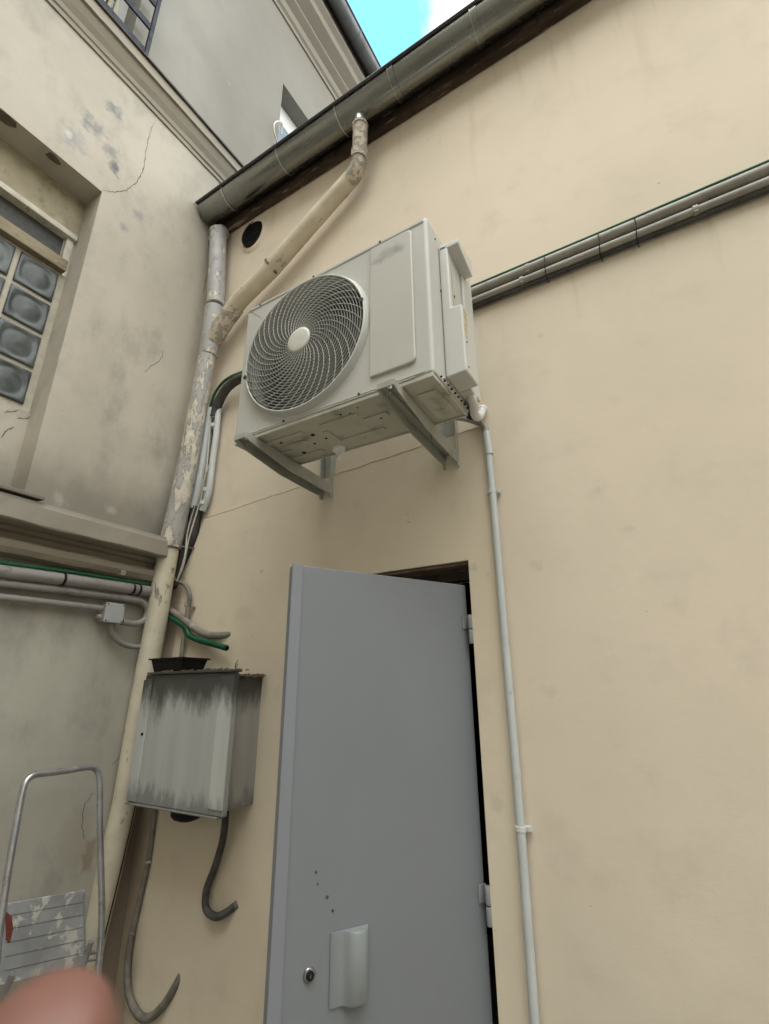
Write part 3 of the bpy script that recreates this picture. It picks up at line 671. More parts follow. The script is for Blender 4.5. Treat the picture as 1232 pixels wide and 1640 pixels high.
# casing front with round hole
mb = MB(); NS = 72
def rect_pt(t, m=.0):
    c, s_ = cos(t), sin(t)
    tx = ((AX1 - FC.x) if c > 0 else (FC.x - AX0)) / max(abs(c), 1e-6); tz = ((AZ1 - FC.z) if s_ > 0 else (FC.z - AZ0)) / max(abs(s_), 1e-6)
    r = min(tx, tz); return (FC.x + c * r, AY0, FC.z + s_ * r)
angs = sorted(set([2 * pi * i / NS for i in range(NS)] + [math.atan2(zc - FC.z, xc - FC.x) % (2 * pi) for xc in (AX0, AX1) for zc in (AZ0, AZ1)]))
n = len(angs); inner = [(FC.x + FR * cos(t), AY0, FC.z + FR * sin(t)) for t in angs]; outer = [rect_pt(t) for t in angs]; deep = [(p[0], AY0 + .05, p[2]) for p in inner]
back = [(p[0], AY1, p[2]) for p in outer]
mb.add(inner + outer + deep + back, [(i, (i + 1) % n, n + (i + 1) % n, n + i) for i in range(n)] + [(i, (i + 1) % n, 2 * n + (i + 1) % n, 2 * n + i) for i in range(n)]
       + [(n + i, n + (i + 1) % n, 3 * n + (i + 1) % n, 3 * n + i) for i in range(n)] + [list(range(3 * n, 4 * n))])
o = obj('casing', mb, 'ac', AC, 0)
bm = bmesh.new(); bm.from_mesh(o.data); bmesh.ops.remove_doubles(bm, verts=bm.verts, dist=1e-6)
base = world_base(AC)
ed = []
for e in bm.edges:
    a_, b2 = e.verts[0].co + base, e.verts[1].co + base
    def cnr(p): return ((abs(p.x - AX0) < 1e-4 or abs(p.x - AX1) < 1e-4) + (abs(p.z - AZ0) < 1e-4 or abs(p.z - AZ1) < 1e-4) + (abs(p.y - AY0) < 1e-4))
    if cnr(a_) >= 2 and cnr(b2) >= 2 and len(e.link_faces) == 2 and e.calc_face_angle(0) > .5: ed.append(e)
bmesh.ops.bevel(bm, geom=ed, offset=.012, segments=4, profile=.5, affect='EDGES')
for f in bm.faces:
    f.smooth = f.calc_area() < .004 and abs(f.normal.y) < .999
bm.to_mesh(o.data); bm.free()
# seam lines: lid lip and lower lip
mb = MB(); mb.box(AX0 + .012, AX1 - .012, AY0 - .0016, AY0 + .002, AZ1 - .024, AZ1 - .0215); mb.box(AX0 + .012, AX1 - .012, AY0 - .003, AY0 + .002, AZ1 - .0205, AZ1 - .012); obj('lid_lip', mb, 'ac', AC)
mb = MB(); mb.box(AX0 + .02, AX1 - .03, AY0 - .003, AY0 + .002, AZ0 + .010, AZ0 + .0125); mb.box(AX0 + .02, AX1 - .06, AY0 - .0012, AY0 + .002, AZ0 + .004, AZ0 + .009); obj('lower_lip', mb, 'ac_grille', AC)
mb = MB()
for x, z in ((1.02, AZ1 - .016), (1.29, AZ1 - .016), (1.58, AZ1 - .016), (1.205, AZ0 + .010), (1.525, AZ0 + .012)):
    pass
for x, z in ((1.02, AZ1 - .014), (1.29, AZ1 - .014), (1.58, AZ1 - .014), (1.19, AZ0 + .013), (1.50, AZ0 + .013)):
    mb = MB(); mb.disc((x, AY0 - .002, z), (0, -1, 0), .0045, .003, 12, .001); obj('screw', mb, 'screw', AC)
# raised service panel at right
mb = MB(); px0, px1, pz0, pz1 = 1.542, 1.703, 2.512, 3.034; r = .018; pts = []
for cx_, cz_, a0 in ((px1 - r, pz1 - r, 0), (px0 + r * .3, pz1 - r * .3, 90), (px0 + r * .3, pz0 + r * .3, 180), (px1 - r, pz0 + r, 270)):
    rr = r if a0 in (0, 270) else r * .3
    for k in range(7): t = radians(a0 + 15 * k); pts.append((cx_ + rr * cos(t), cz_ + rr * sin(t)))
mb.prism(pts, XZ, AY0 + .001, AY0 - .009); obj('service_panel', mb, 'ac_panel', AC, .0065, segs=4)
# right side folds
mb = MB()
for y, w_, d_ in ((-.405, .010, .004), (-.385, .004, .006), (-.372, .003, .004)): mb.box(AX1 - .001, AX1 + d_, y, y + w_, AZ0 + .012, AZ1 - .03)
obj('side_ribs', mb, 'ac', AC, .0015)
mb = MB(); mb.disc((AX1, -.415, 2.82), (1, 0, 0), .005, .003, 12, .001); obj('screw', mb, 'screw', AC)
mb = MB(); mb.disc((AX1, -.44, 3.02), (1, 0, 0), .0035, .002, 12, .001); obj('screw', mb, 'screw', AC)
mb = MB(); mb.disc((AX1, -.43, 2.475), (1, 0, 0), .005, .003, 12, .001); obj('screw', mb, 'bolt', AC)
# base pan with stamped ribs
mb = MB(); mb.box(AX0 + .012, AX1 - .010, AY0 + .012, AY1 - .006, AZ0 - .006, AZ0 + .004)
fl = [(AX0 + .004, AX1 - .004, AY0 + .002, AY0 + .010), (AX0 + .004, AX1 - .004, AY1 - .010, AY1 - .002)]
for a0, a1, c0, c1 in fl: mb.box(a0, a1, c0, c1, AZ0 - .011, AZ0 + .003)
for a0, a1 in ((AX0 + .004, AX0 + .012), (AX1 - .012, AX1 - .004)): mb.box(a0, a1, AY0 + .010, AY1 - .010, AZ0 - .011, AZ0 + .003)
pan = obj('base_pan', mb, 'ac_base', AC, .002)
def rib(x0, x1, y0, y1, h=.006):
    mb = MB(); mb.box(x0, x1, y0, y1, AZ0 - .006 - h, AZ0 - .0055); obj('stamped_rib', mb, 'ac_base', AC, .0045, segs=3)
for q in ((1.04, 1.22, -.445, -.425), (1.30, 1.45, -.445, -.425), (1.45, 1.54, -.40, -.38), (1.10, 1.19, -.39, -.37), (1.04, 1.10, -.36, -.34), (1.28, 1.30, -.40, -.31), (1.30, 1.48, -.32, -.30), (1.66, 1.73, -.43, -.27), (1.05, 1.2, -.30, -.28)): rib(*q)
for x, y, r in ((1.10, -.415, .006), (1.235, -.40, .008), (1.20, -.345, .005), (1.26, -.355, .005), (1.40, -.46, .004), (1.43, -.45, .003), (1.47, -.465, .003), (1.12, -.31, .008), (1.5, -.37, .004)):
    mb = MB(); mb.disc((x, y, AZ0 - .0062), (0, 0, -1), r, .0006, 14); obj('drain_hole', mb, 'black', AC)
# drain spout
dp = Vector((1.253, -.268, AZ0 - .006)); mb = MB(); mb.disc(dp, (0, 0, -1), .024, .012, 24, .002)
mb.tube([dp + Vector((0, 0, -.01)), dp + Vector((0, 0, -.022)), dp + Vector((.004, -.002, -.032)), dp + Vector((.012, -.004, -.040))], .0105, 14); obj('drain_spout', mb, 'spout', AC)
# valve cover on the right side
mb = MB()
prof = [(AX1 + .001, 2.485), (1.826, 2.487), (1.826, 2.735), (1.790, 2.740), (1.790, 2.985), (1.786, 3.0), (AX1 + .001, 3.0)]
mb.prism(prof, XZ, -.418, -.322); cv = obj('valve_cover', mb, 'ac_cover', AC, .006, segs=3)
mb = MB(); mb.prism([(AX1 + .001, 2.486), (1.800, 2.486), (1.800, 3.0), (AX1 + .001, 3.0)], XZ, -.320, -.235); obj('rear_cover', mb, 'ac_cover', AC, .004)
mb = MB(); mb.prism([(-.418, 2.985), (-.418, 3.004), (-.405, 3.012), (-.292, 3.012), (-.292, 2.948), (-.305, 2.945), (-.38, 2.972)], YZ, AX1 + .002, 1.828); obj('handle_hood', mb, 'ac_cover', AC, .003)
mb = MB(); mb.box(1.791, 1.7925, -.398, -.330, 2.745, 2.94); obj('recess_plate', mb, 'ac_panel', AC)
mb = MB(); mb.disc((1.7925, -.39, 2.80), (1, 0, 0), .005, .0015, 12); obj('screw', mb, 'screw', AC)
mb = MB(); mb.box(1.8262, 1.827, -.410, -.385, 2.62, 2.725); lb = obj('warning_label', mb, 'label', AC)
mb = MB()
for k, z in enumerate((2.705, 2.685, 2.66, 2.64)): mb.box(1.8271, 1.8275, -.407, -.390, z, z + .010)
obj('label_print', mb, 'label_y', AC)
for z in (2.60, 2.51):
    mb = MB(); mb.disc((1.8265, -.40, z), (1, 0, 0), .003, .0015, 10); obj('screw', mb, 'screw', AC)
mb = MB()
for k in range(9): mb.box(1.762, 1.768, -.47 + k * .025, -.466 + k * .025, AZ0 - .002, AZ0 + .002)
obj('side_slots', mb, 'black', AC)
# fan bell, coil and blades inside
mb = MB(); n = 64
prof = [(FR + .001, AY0 + .001), (FR + .001, AY0 - .018), (FR + .002, AY0 - .023), (FR + .006, AY0 - .023), (FR + .009, AY0 - .018), (FR + .011, AY0 - .004), (FR + .016, AY0 - .001), (FR + .016, AY0 + .001)]
vs = [(FC.x + q[0] * cos(2 * pi * j / n), q[1], FC.z + q[0] * sin(2 * pi * j / n)) for j in range(n) for q in prof]; k = len(prof)
mb.add(vs, [(j * k + i, ((j + 1) % n) * k + i, ((j + 1) % n) * k + i + 1, j * k + i + 1) for j in range(n) for i in range(k - 1)], True); obj('fan_ring', mb, 'ac_grille', AC)
mb = MB(); mb.disc((FC.x, AY1 - .02, FC.z), (0, -1, 0), FR, .002, 48); obj('condenser_coil', mb, 'coil', AC)
mb = MB()
for bld in range(3):
    a0 = radians(100 + 120 * bld)
    G_ = [[None] * 9 for _ in range(7)]; vs = []
    for i in range(7):
        r = .06 + .18 * i / 6
        for j in range(9):
            t = a0 + radians(86) * j / 8 + i * .05; y = AY0 + .055 + .055 * j / 8
            vs.append((FC.x + r * cos(t), y, FC.z + r * sin(t)))
    vs += [(p[0], p[1] + .003, p[2]) for p in vs]
    fs = []
    for i in range(6):
        for j in range(8):
            q = (i * 9 + j, i * 9 + j + 1, (i + 1) * 9 + j + 1, (i + 1) * 9 + j); fs.append(q); fs.append(tuple(63 + e for e in q[::-1]))
    mb.add(vs, fs, True)
mb.disc((FC.x, AY0 + .12, FC.z), (0, -1, 0), .06, .06, 28, .004); obj('fan', mb, 'fan', AC)
# grille: concentric deep rings + spiral spokes
Rg = bpy.data.objects.new('fan_grille', None)
mb = MB(); NR = 21; K = 80
dome = lambda r: AY0 - .022 - .010 * (1 - (r / FR) ** 2)
for i in range(NR):
    r = .052 + (FR - .060) * i / (NR - 1); th = .0010; y0_ = dome(r)
    prof = [(r - th, y0_), (r + th, y0_), (r + th, y0_ + .005), (r - th, y0_ + .005)]
    vs = [(FC.x + q[0] * cos(2 * pi * j / K), q[1], FC.z + q[0] * sin(2 * pi * j / K)) for j in range(K) for q in prof]
    mb.add(vs, [(j * 4 + q, ((j + 1) % K) * 4 + q, ((j + 1) % K) * 4 + (q + 1) % 4, j * 4 + (q + 1) % 4) for j in range(K) for q in range(4)], False)
gr = obj('fan_grille', mb, 'ac_ring_shade', AC)
mb = MB()
for s_ in range(36):
    a0 = 2 * pi * s_ / 36; vs = []; n = 16
    for i in range(n):
        f = i / (n - 1); r = .046 + (FR - .044) * f; t = a0 - 1.25 * f ** .85 + .1; 
        t2 = a0 - 1.25 * min(1, f + .02) ** .85 + .1
        p = Vector((FC.x + r * cos(t), dome(r) - .0008, FC.z + r * sin(t))); r2 = .046 + (FR - .044) * (f + .02)
        p2 = Vector((FC.x + r2 * cos(t2), p.y, FC.z + r2 * sin(t2))); d = (p2 - p).normalized(); sd_ = Vector((d.z, 0, -d.x)) * .0007
        vs += [p - sd_, p + sd_, p + sd_ + Vector((0, .004, 0)), p - sd_ + Vector((0, .004, 0))]
    mb.add(vs, [(i * 4 + q, (i + 1) * 4 + q, (i + 1) * 4 + (q + 1) % 4, i * 4 + (q + 1) % 4) for i in range(n - 1) for q in range(4)])
obj('grille_spokes', mb, 'ac_grille', AC)
mb = MB(); mb.disc((FC.x, dome(.05) + .006, FC.z), (0, -1, 0), .050, .008, 40, .003); obj('grille_cap', mb, 'ac_hub', AC)
for a in (12, 192):
    t = radians(a); mb = MB(); mb.disc((FC.x + (FR + .003) * cos(t), AY0 - .025, FC.z + (FR + .003) * sin(t)), (0, -1, 0), .008, .004, 12); obj('grille_clip', mb, 'screw', AC)

# brackets
def bracket(xc, label):
    K_ = thing('wall_bracket', label, 'bracket', (xc, 0, 2.40), 'steel brackets under the air conditioner')
    w = .028; zt = AZ0 - .013; tip = -.548
    mb = MB()
    for sx in (-1, 1):
        poly = [(tip, zt), (tip, zt - .020), (tip + .02, zt - .028), (-.30, zt - .052), (-.06, zt - .050), (-.012, zt - .044), (-.012, zt)]
        x = xc + sx * w; mb.prism(poly, YZ, x - .0015, x + .0015)
    mb.box(xc - w + .0015, xc - .007, tip, -.012, zt - .003, zt); mb.box(xc + .007, xc + w - .0015, tip, -.012, zt - .003, zt)
    mb.box(xc - w, xc + w, tip - .003, tip, zt - .020, zt)
    mb.v = [v + Vector((.030 * (-v.y / .55), 0, 0)) for v in mb.v]
    obj('arm', mb, 'galv', K_, .0008)
    mb = MB(); mb.box(xc - w - .002, xc + w + .002, -.006, -.0005, 2.385, 2.96); mb.box(xc - w - .002, xc - w + .002, -.034, -.006, 2.385, 2.96); mb.box(xc + w - .002, xc + w + .002, -.034, -.006, 2.385, 2.96)
    obj('wall_rail', mb, 'galv', K_, .0008)
    for y in (tip + .035, -.21):
        mb = MB(); xb = xc + .030 * (-y / .55); mb.disc((xb, y, zt - .003), (0, 0, -1), .009, .006, 6); mb.tube([(xb, y, zt + .01), (xb, y, zt - .028)], .0035, 10); obj('bolt', mb, 'bolt', K_)
    return K_
bracket(1.006, 'left steel wall bracket holding the fan end of the air conditioner')
bracket(1.594, 'right steel wall bracket below the service panel of the air conditioner')

# hose bundle leaving the unit at its lower right, and the drain line under it
L_ = thing('refrigerant_hose', 'white wrapped hose curling out under the valve cover into the wall', 'hose', (1.77, -.1, 2.5))
mb = MB(); mb.tube(spline([(1.775, -.290, 2.53), onY(757, 642, -.27), onY(761, 664, -.18), onY(768, 667, -.09), onY(773, 657, -.002)], 8), .0150, 16); obj('sleeve', mb, 'white_pvc', L_)
mb = MB(); mb.tube(spline([(1.760, -.262, 2.53), onY(748, 645, -.24), onY(751, 664, -.17), onY(757, 668, -.08)], 6), .0120, 14); obj('foam', mb, 'blackplastic', L_)
p = onY(773, 657, -.006); mb = MB(); mb.disc(p, (0, -1, 0), .020, .008, 11, .012); obj('wall_putty', mb, 'white_pvc', L_)
V1 = thing('downward_conduit', 'straight pale grey conduit running down right of the door', 'conduit', (1.73, -.02, .3))
c0 = [onY(781, 700, -.022), onY(784, 740, -.022), onY(790, 800, -.022), onY(799, 905, -.022), onY(812, 1060, -.022), onY(824, 1200, -.022), onY(836, 1350, -.022), onY(857, 1640, -.022)]
c0.append(Vector((c0[-1].x, -.022, 0.0)))
mb = MB(); mb.tube(c0, .0125, 16); obj('pipe', mb, 'conduit', V1)
mb = MB(); mb.tube([onY(779, 692, -.022), onY(784, 728, -.022)], .0145, 16); obj('coupler', mb, 'conduit', V1)
e = onY(779, 694, -.022)
mb = MB(); mb.tube(spline([e, e + Vector((-.003, 0, .03)), onY(760, 675, -.024), onY(742, 670, -.04), onY(715, 668, -.06), onY(690, 668, -.07)], 6), .011, 14); obj('flexible_bend', mb, 'conduit_warm', V1)
for u, v in ((788, 788), (834, 1327)):
    p = onY(u, v, -.020); q = Vector((c0[0].x, 0, 0))
    mb = MB(); mb.ring(p, (0.03, 0, 1), .012, .0165, .014, 20); mb.box(p.x + .008, p.x + .030, -.012, -.007, p.z - .007, p.z + .007); mb.box(p.x + .018, p.x + .026, -.020, -.002, p.z - .006, p.z + .006); obj('clip', mb, 'white_pvc' if v > 1000 else 'conduit', V1, .001)

# conduits crossing the wall to the right of the unit
def run(name, label, pts, y, r, mat, cat='conduit', group=None, extra=None):
    P = [onY(u, v, y) if len((u, v)) == 2 else u for u, v in pts]; P = spline(P, 6)
    o = MB().tube(P, r, 12); ob = obj(name, o, mat, None, loc=P[0]); return tag(ob, label, cat, group)
def xrun(name, label, x0, z0, x1, z1, y, r, mat, cat, n=10, amp=.003):
    rnd = random.Random(name + label); P = []
    for i in range(n + 1): f = i / n; P.append(Vector((x0 + (x1 - x0) * f, y + rnd.uniform(-amp, amp) * .3, z0 + (z1 - z0) * f + rnd.uniform(-amp, amp))))
    ob = obj(name, MB().tube(spline(P, 4), r, 12), mat, None, loc=P[0]); return tag(ob, label, cat)
zA = onY(740, 480, -.03).z; zB = onY(1232, 268, -.03).z
a = onY(741, 475, -.028); b2 = onY(1232, 271, -.028); s_ = (b2.z - a.z) / (b2.x - a.x)
def L(x, off): return a.z + (x - a.x) * s_ + off
xr0, xr1 = 1.2, 6.0
C1 = thing('upper_wall_conduit', 'thicker weathered conduit crossing the wall right of the unit, upper of two', 'conduit', (xr0, -.028, L(xr0, 0)))
obj('pipe', MB().tube([(x_, -.028, L(x_, 0)) for x_ in (xr0, 2.2, 3.2, xr1)], .0195, 16), 'conduit_warm', C1)
C2 = thing('lower_wall_conduit', 'thinner weathered conduit crossing the wall right of the unit, lower of two', 'conduit', (xr0, -.024, L(xr0, -.045)))
obj('pipe', MB().tube([(x_, -.026, L(x_, -.043)) for x_ in (xr0, 2.2, 3.2, xr1)], .0145, 14), 'conduit_warm', C2)
xrun('green_cable', 'thin green cable lying on top of the wall conduits right of the unit', xr0, L(xr0, .0235), xr1, L(xr1, .0235), -.036, .0055, 'green', 'cable', 14, .0015)
xrun('black_cable', 'black cable sagging under the wall conduits right of the unit', xr0, L(xr0, -.066), xr1, L(xr1, -.066), -.016, .0085, 'foam', 'cable', 12, .004)
for u, v in ((872, 418), (958, 383), (1016, 357)):
    x_ = onY(u, v, -.04).x
    mb = MB(); zc = L(x_, -.025); pts = [(x_ + .001, -.020 - .030 * cos(t), zc + .055 * sin(t)) for t in [i * pi / 8 - pi / 2 for i in range(9)]]
    pts = [(x_, -.002, zc + .055)] + [(x_ + .004 * sin(q), -.052 if abs(dz) < .04 else -.03, zc + dz) for q, dz in ((0, .052), (1, .03), (2, .0), (3, -.02), (4, -.045))] + [(x_, -.002, zc - .052)]
    ob = obj('cable_tie', MB().tube(spline(pts, 3), .0017, 6), 'blackplastic', None, loc=(x_, 0, zc)); lab = {872: 'black cable tie on the wall conduits nearest the unit', 958: 'black cable tie on the wall conduits, middle one of three', 1016: 'black cable tie on the wall conduits, third from the unit'}[u]
    tag(ob, lab, 'cable tie', 'cable ties on the wall conduits')
for u, v in ((835, 440), (1110, 322), (845, 425)):
    x_ = onY(u, v, -.03).x; mb = MB(); zc = L(x_, -.043 if v != 425 else 0); rr = .0165 if v != 425 else .021
    mb.ring((x_, -.026, zc), (1, 0, s_), rr - .001, rr + .002, .014, 18); mb.box(x_ - .006, x_ + .006, -.045, -.004, zc - rr - .002, zc - rr + .001)
    obj('clip', mb, 'conduit_warm', C2 if v != 425 else C1)

# ------------------------------------------------------------ drain pipes
DP = thing('corner_drain_pipe', 'old drain pipe running down the corner, grey and flaking above, cream below', 'drain pipe', (.09, -.11, 0))
def yc(z): return -.085 if z > 2.5 else (-.085 - (2.5 - z) * .025)
def cp(u, v, y): return onY(u, v, y)
top = [cp(350, 372, -.080), cp(348, 430, -.082), cp(345, 490, -.085), cp(342, 516, -.087)]
mb = MB(); mb.tube([top[0] + Vector((-.01, .045, .03)), top[0] + Vector((-.004, .018, .02)), top[0], top[1], top[2]], .05, 24, [.046, .05, .052, .052, .052]); obj('upper_pipe', mb, 'pipe_grey', DP)
mb = MB(); mb.ring(top[0] + Vector((0, 0, -.09)), (0, 0, 1), .05, .056, .02, 28); mb.ring(top[0] + Vector((0, 0, -.012)), (0, 0, 1), .045, .0555, .03, 28); obj('upper_collar', mb, 'pipe_grey', DP, .002)
mid = [cp(342, 505, -.087), cp(340, 530, -.088), cp(330, 580, -.090), cp(303, 735, -.092), cp(283, 830, -.095), cp(272, 876, -.098)]
mb = MB(); mb.tube([cp(344, 495, -.087), cp(341, 520, -.087), cp(338, 545, -.088), cp(333, 570, -.089)], .055, 24, [.0555, .056, .054, .050]); obj('junction', mb, 'pipe_grey', DP)
mb = MB(); mb.tube(mid[1:], .0495, 24, [.0475, .049, .052, .0545, .0545]); obj('middle_pipe', mb, 'pipe_mixed', DP)
low = [cp(271, 876, -.098), cp(262, 925, -.100), cp(252, 985, -.103), cp(240, 1050, -.107), cp(222, 1150, -.112), cp(200, 1285, -.116), cp(174, 1400, -.118), cp(150, 1500, -.12), cp(127, 1600, -.122)]
low.append(Vector((low[-1].x + .01, -.12, 0)))
mb = MB(); mb.tube(low, .0495, 24); obj('lower_pipe', mb, 'pipe_cream', DP)
d_ = (mid[4] - mid[5]).normalized()
mb = MB(); mb.ring(cp(271, 876, -.098), d_, .048, .058, .014, 28); c_ = cp(271, 876, -.098)
mb.box(c_.x - .075, c_.x - .054, c_.y - .02, c_.y + .01, c_.z - .010, c_.z + .008); mb.tube([(c_.x + .05, c_.y, c_.z), (c_.x + .085, -.002, c_.z)], .004, 8); obj('clamp', mb, 'clamp', DP, .001)
# diagonal branch
DB = thing('diagonal_drain_pipe', 'cream flaking drain pipe slanting from the gutter down to the corner pipe', 'drain pipe', (.6, -.08, 3.8))
q0 = cp(577, 192, -.125); q1 = cp(577, 214, -.120); q2 = cp(576, 245, -.100); q3 = cp(574, 265, -.086); q4 = cp(566, 281, -.079)
mb = MB(); mb.tube([q0 + Vector((0, 0, .05)), q0, cp(577, 204, -.123)], .034, 20, [.036, .034, .033]); obj('gutter_outlet', mb, 'zinc_bright', DB)
mb = MB(); mb.tube(spline([cp(577, 200, -.123), q1, q2], 6), .039, 20); mb.ring(cp(577, 203, -.123), (0, .05, 1), .034, .043, .02, 24); obj('outlet_sleeve', mb, 'pipe_old', DB)
mb = MB(); mb.tube(spline([q2 + Vector((0, 0, .02)), q3, q4, cp(553, 296, -.078)], 6), .044, 20, None); mb.ring(cp(575, 258, -.092), (0, .3, 1), .04, .0475, .02, 24); obj('elbow', mb, 'pipe_old', DB)
mb = MB(); mb.tube([cp(562, 286, -.078), cp(500, 356, -.078), cp(437, 428, -.080), cp(385, 480, -.084), cp(352, 522, -.088)], .047, 24, [.044, .046, .048, .049, .049]); obj('branch_pipe', mb, 'pipe_diag', DB)
mb = MB(); mb.tube([cp(378, 490, -.084), cp(362, 511, -.086), cp(337, 553, -.088)], .050, 24, [.052, .052, .046]); obj('branch_socket', mb, 'pipe_old', DB)
d_ = (cp(437, 428, -.080) - cp(500, 361, -.078)).normalized(); c_ = cp(436, 427, -.080)
mb = MB(); mb.ring(c_, d_, .047, .053, .014, 28); sdv = d_.cross(Vector((0, 1, 0))).normalized()
for q in (-1, 1): mb.obox(c_ + sdv * (q * .060) + Vector((0, -.002, 0)), sdv, d_, Vector((0, 1, 0)), .012, .007, .008)
obj('clamp', mb, 'clamp', DB, .001)

# vent hole
VH = thing('vent_hole', 'round black flue opening in the wall below the gutter end', 'vent', (.34, 0, 4.31))
vc = onY(410, 380, 0)
mb = MB(); n = 36
prof = [(.062, .0), (.0625, -.006), (.068, -.0075), (.078, -.004), (.084, .001)]
rnd = random.Random(3); jit = [rnd.uniform(.85, 1.25) for _ in range(n)]
cc = onY(406, 377, 0)
# open pipe stub leaning out of the wall
st = MB(); mm = 30; ax0 = Vector((cc.x, .05, cc.z)); axd = Vector((.10, -1, .06)).normalized()
u_ = axd.cross(Z).normalized(); w_ = axd.cross(u_) * 1.30
R_ = .083
vs = []
for q, (r, t) in enumerate(((R_, 0), (R_, .070), (R_ - .004, .070), (R_ - .004, -.1))):
    vs += [ax0 + axd * (t) + (u_ * cos(2 * pi * j / mm) + w_ * sin(2 * pi * j / mm)) * r for j in range(mm)]
st.add(vs, [(q * mm + j, q * mm + (j + 1) % mm, (q + 1) * mm + (j + 1) % mm, (q + 1) * mm + j) for q in range(3) for j in range(mm)], True)
obj('pipe_stub', st, 'blackplastic', VH)
mb = MB(); mb.add([ax0 + axd * .064 + (u_ * cos(2 * pi * j / mm) + w_ * sin(2 * pi * j / mm)) * (R_ - .003) for j in range(mm)], [list(range(mm))]); obj('dark_inside', mb, 'black', VH)
mb = MB(); vs = []
for q in ((.084, .001), (.086, -.014), (.093, -.012), (.108, .001)):
    for j in range(n): rr = q[0] * (1 if q[0] < .09 else (.93 + .12 * jit[j])); vs.append((cc.x + .004 + rr * cos(2 * pi * j / n), q[1], cc.z - .002 + 1.25 * rr * sin(2 * pi * j / n)))
mb.add(vs, [(q * n + j, q * n + (j + 1) % n, (q + 1) * n + (j + 1) % n, (q + 1) * n + j) for q in range(3) for j in range(n)], True); obj('plaster_rim', mb, 'cream', VH)
#LOW

# ------------------------------------------------------------ bundle left of the unit
def path(pts, y): return [onY(p[0], p[1], p[2] if len(p) > 2 else y) for p in pts]
def tube_thing(name, label, cat, P, r, mat, group=None, n=14, k=7, rs=None):
    P = spline(P, k); o = obj(name, MB().tube(P, r, n), mat, None, loc=P[0]); return tag(o, label, cat, group)
def hose_pts(P, k=40): return spline(P, k)
def corrugated(name, P, r, mat, parent=None, pitch=.006, loc=None, n=14):
    Q = spline(P, 10); L_ = [0]
    for i in range(1, len(Q)): L_.append(L_[-1] + (Q[i] - Q[i - 1]).length)
    m_ = max(8, int(L_[-1] / (pitch / 2))); out = []; rs = []; i = 0
    for s_ in range(m_ + 1):
        d = L_[-1] * s_ / m_
        while i < len(L_) - 2 and L_[i + 1] < d: i += 1
        f = (d - L_[i]) / max(1e-9, L_[i + 1] - L_[i]); out.append(Q[i].lerp(Q[i + 1], min(1, f))); rs.append(r * (1.0 if s_ % 2 else .86))
    return obj(name, MB().tube(out, r, n, rs), mat, parent, loc=loc)
tube_thing('insulated_hose', 'dark foam hose arching from the unit towards the corner pipe', 'hose', path([(405, 603, -.06), (385, 606, -.06), (364, 621, -.055), (350, 645, -.045), (344, 668, -.035)], -.04), .0255, 'foam', n=18)
W1 = thing('white_trunking_pipe', 'pale grey conduit standing beside the flaking corner pipe', 'conduit', onY(338, 700, -.03))
obj('pipe', MB().tube(spline(path([(350, 652, -.036), (347, 690, -.034), (341, 735, -.032), (334, 790, -.030), (324, 818, -.028)], -.03), 6), .0165, 14), 'conduit', W1)
for u, v in ((345, 668), (343, 682), (331, 785), (326, 806)):
    mb = MB(); mb.ring(onY(u, v, -.034), (-.05, 0, 1), .0163, .0188, .02, 18); obj('coupler', mb, 'conduit', W1)
W2 = thing('flat_trunking', 'pale flat trunking strip between the corner pipe and the grey conduit', 'trunking', onY(320, 740, -.02))
P = path([(337, 655, -.030), (332, 700, -.030), (322, 760, -.030), (311, 815, -.028)], -.03)
obj('strip', MB().tube(spline(P, 5), .0225, 14), 'conduit', W2)
for u, v in ((328, 692), (317, 773)):
    p = onY(u, v, -.026); mb = MB(); mb.ring(p, (-.06, 0, 1), .0222, .0250, .010, 16); mb.box(p.x - .03, p.x - .01, -.03, -.018, p.z - .005, p.z + .006); obj('strap', mb, 'blackplastic', W2)
tube_thing('green_cable', 'green cable arching over the foam hose and down behind the corner pipe', 'cable', path([(405, 592, -.075), (385, 597, -.07), (362, 608, -.06), (346, 627, -.045), (338, 648, -.035), (328, 685, -.02), (318, 740, -.015), (305, 805, -.012), (300, 830, -.012)], -.03), .0080, 'green')
tube_thing('green_sleeve', 'wide green sleeve showing between the corner pipe and the trunking', 'cable', path([(315, 742, -.026), (309, 775, -.026), (302, 808, -.026), (298, 834, -.02)], -.02), .0125, 'green')
tube_thing('white_cable', 'thin white cable winding down over the trunking beside the corner pipe', 'cable', path([(350, 635, -.060), (340, 655, -.050), (336, 690, -.048), (332, 740, -.046), (324, 790, -.044), (314, 825, -.044), (302, 865, -.05), (294, 905, -.05), (283, 932, -.045)], -.04), .0042, 'white_cable', n=8)
tube_thing('thin_white_wire', 'second thin white wire crossing the dark foam lower hose', 'cable', path([(334, 745, -.052), (322, 785, -.052), (309, 822, -.052), (300, 855, -.055), (296, 890, -.055), (284, 930, -.05)], -.04), .0035, 'white_cable', n=8)
tube_thing('lower_foam_hose', 'thick dark foam hose below the grey conduit beside the corner pipe', 'hose', path([(319, 812, -.026), (312, 832, -.026), (308, 855, -.024), (296, 885, -.02), (284, 915, -.015), (276, 940, -.01)], -.02), .0295, 'foam', n=16)
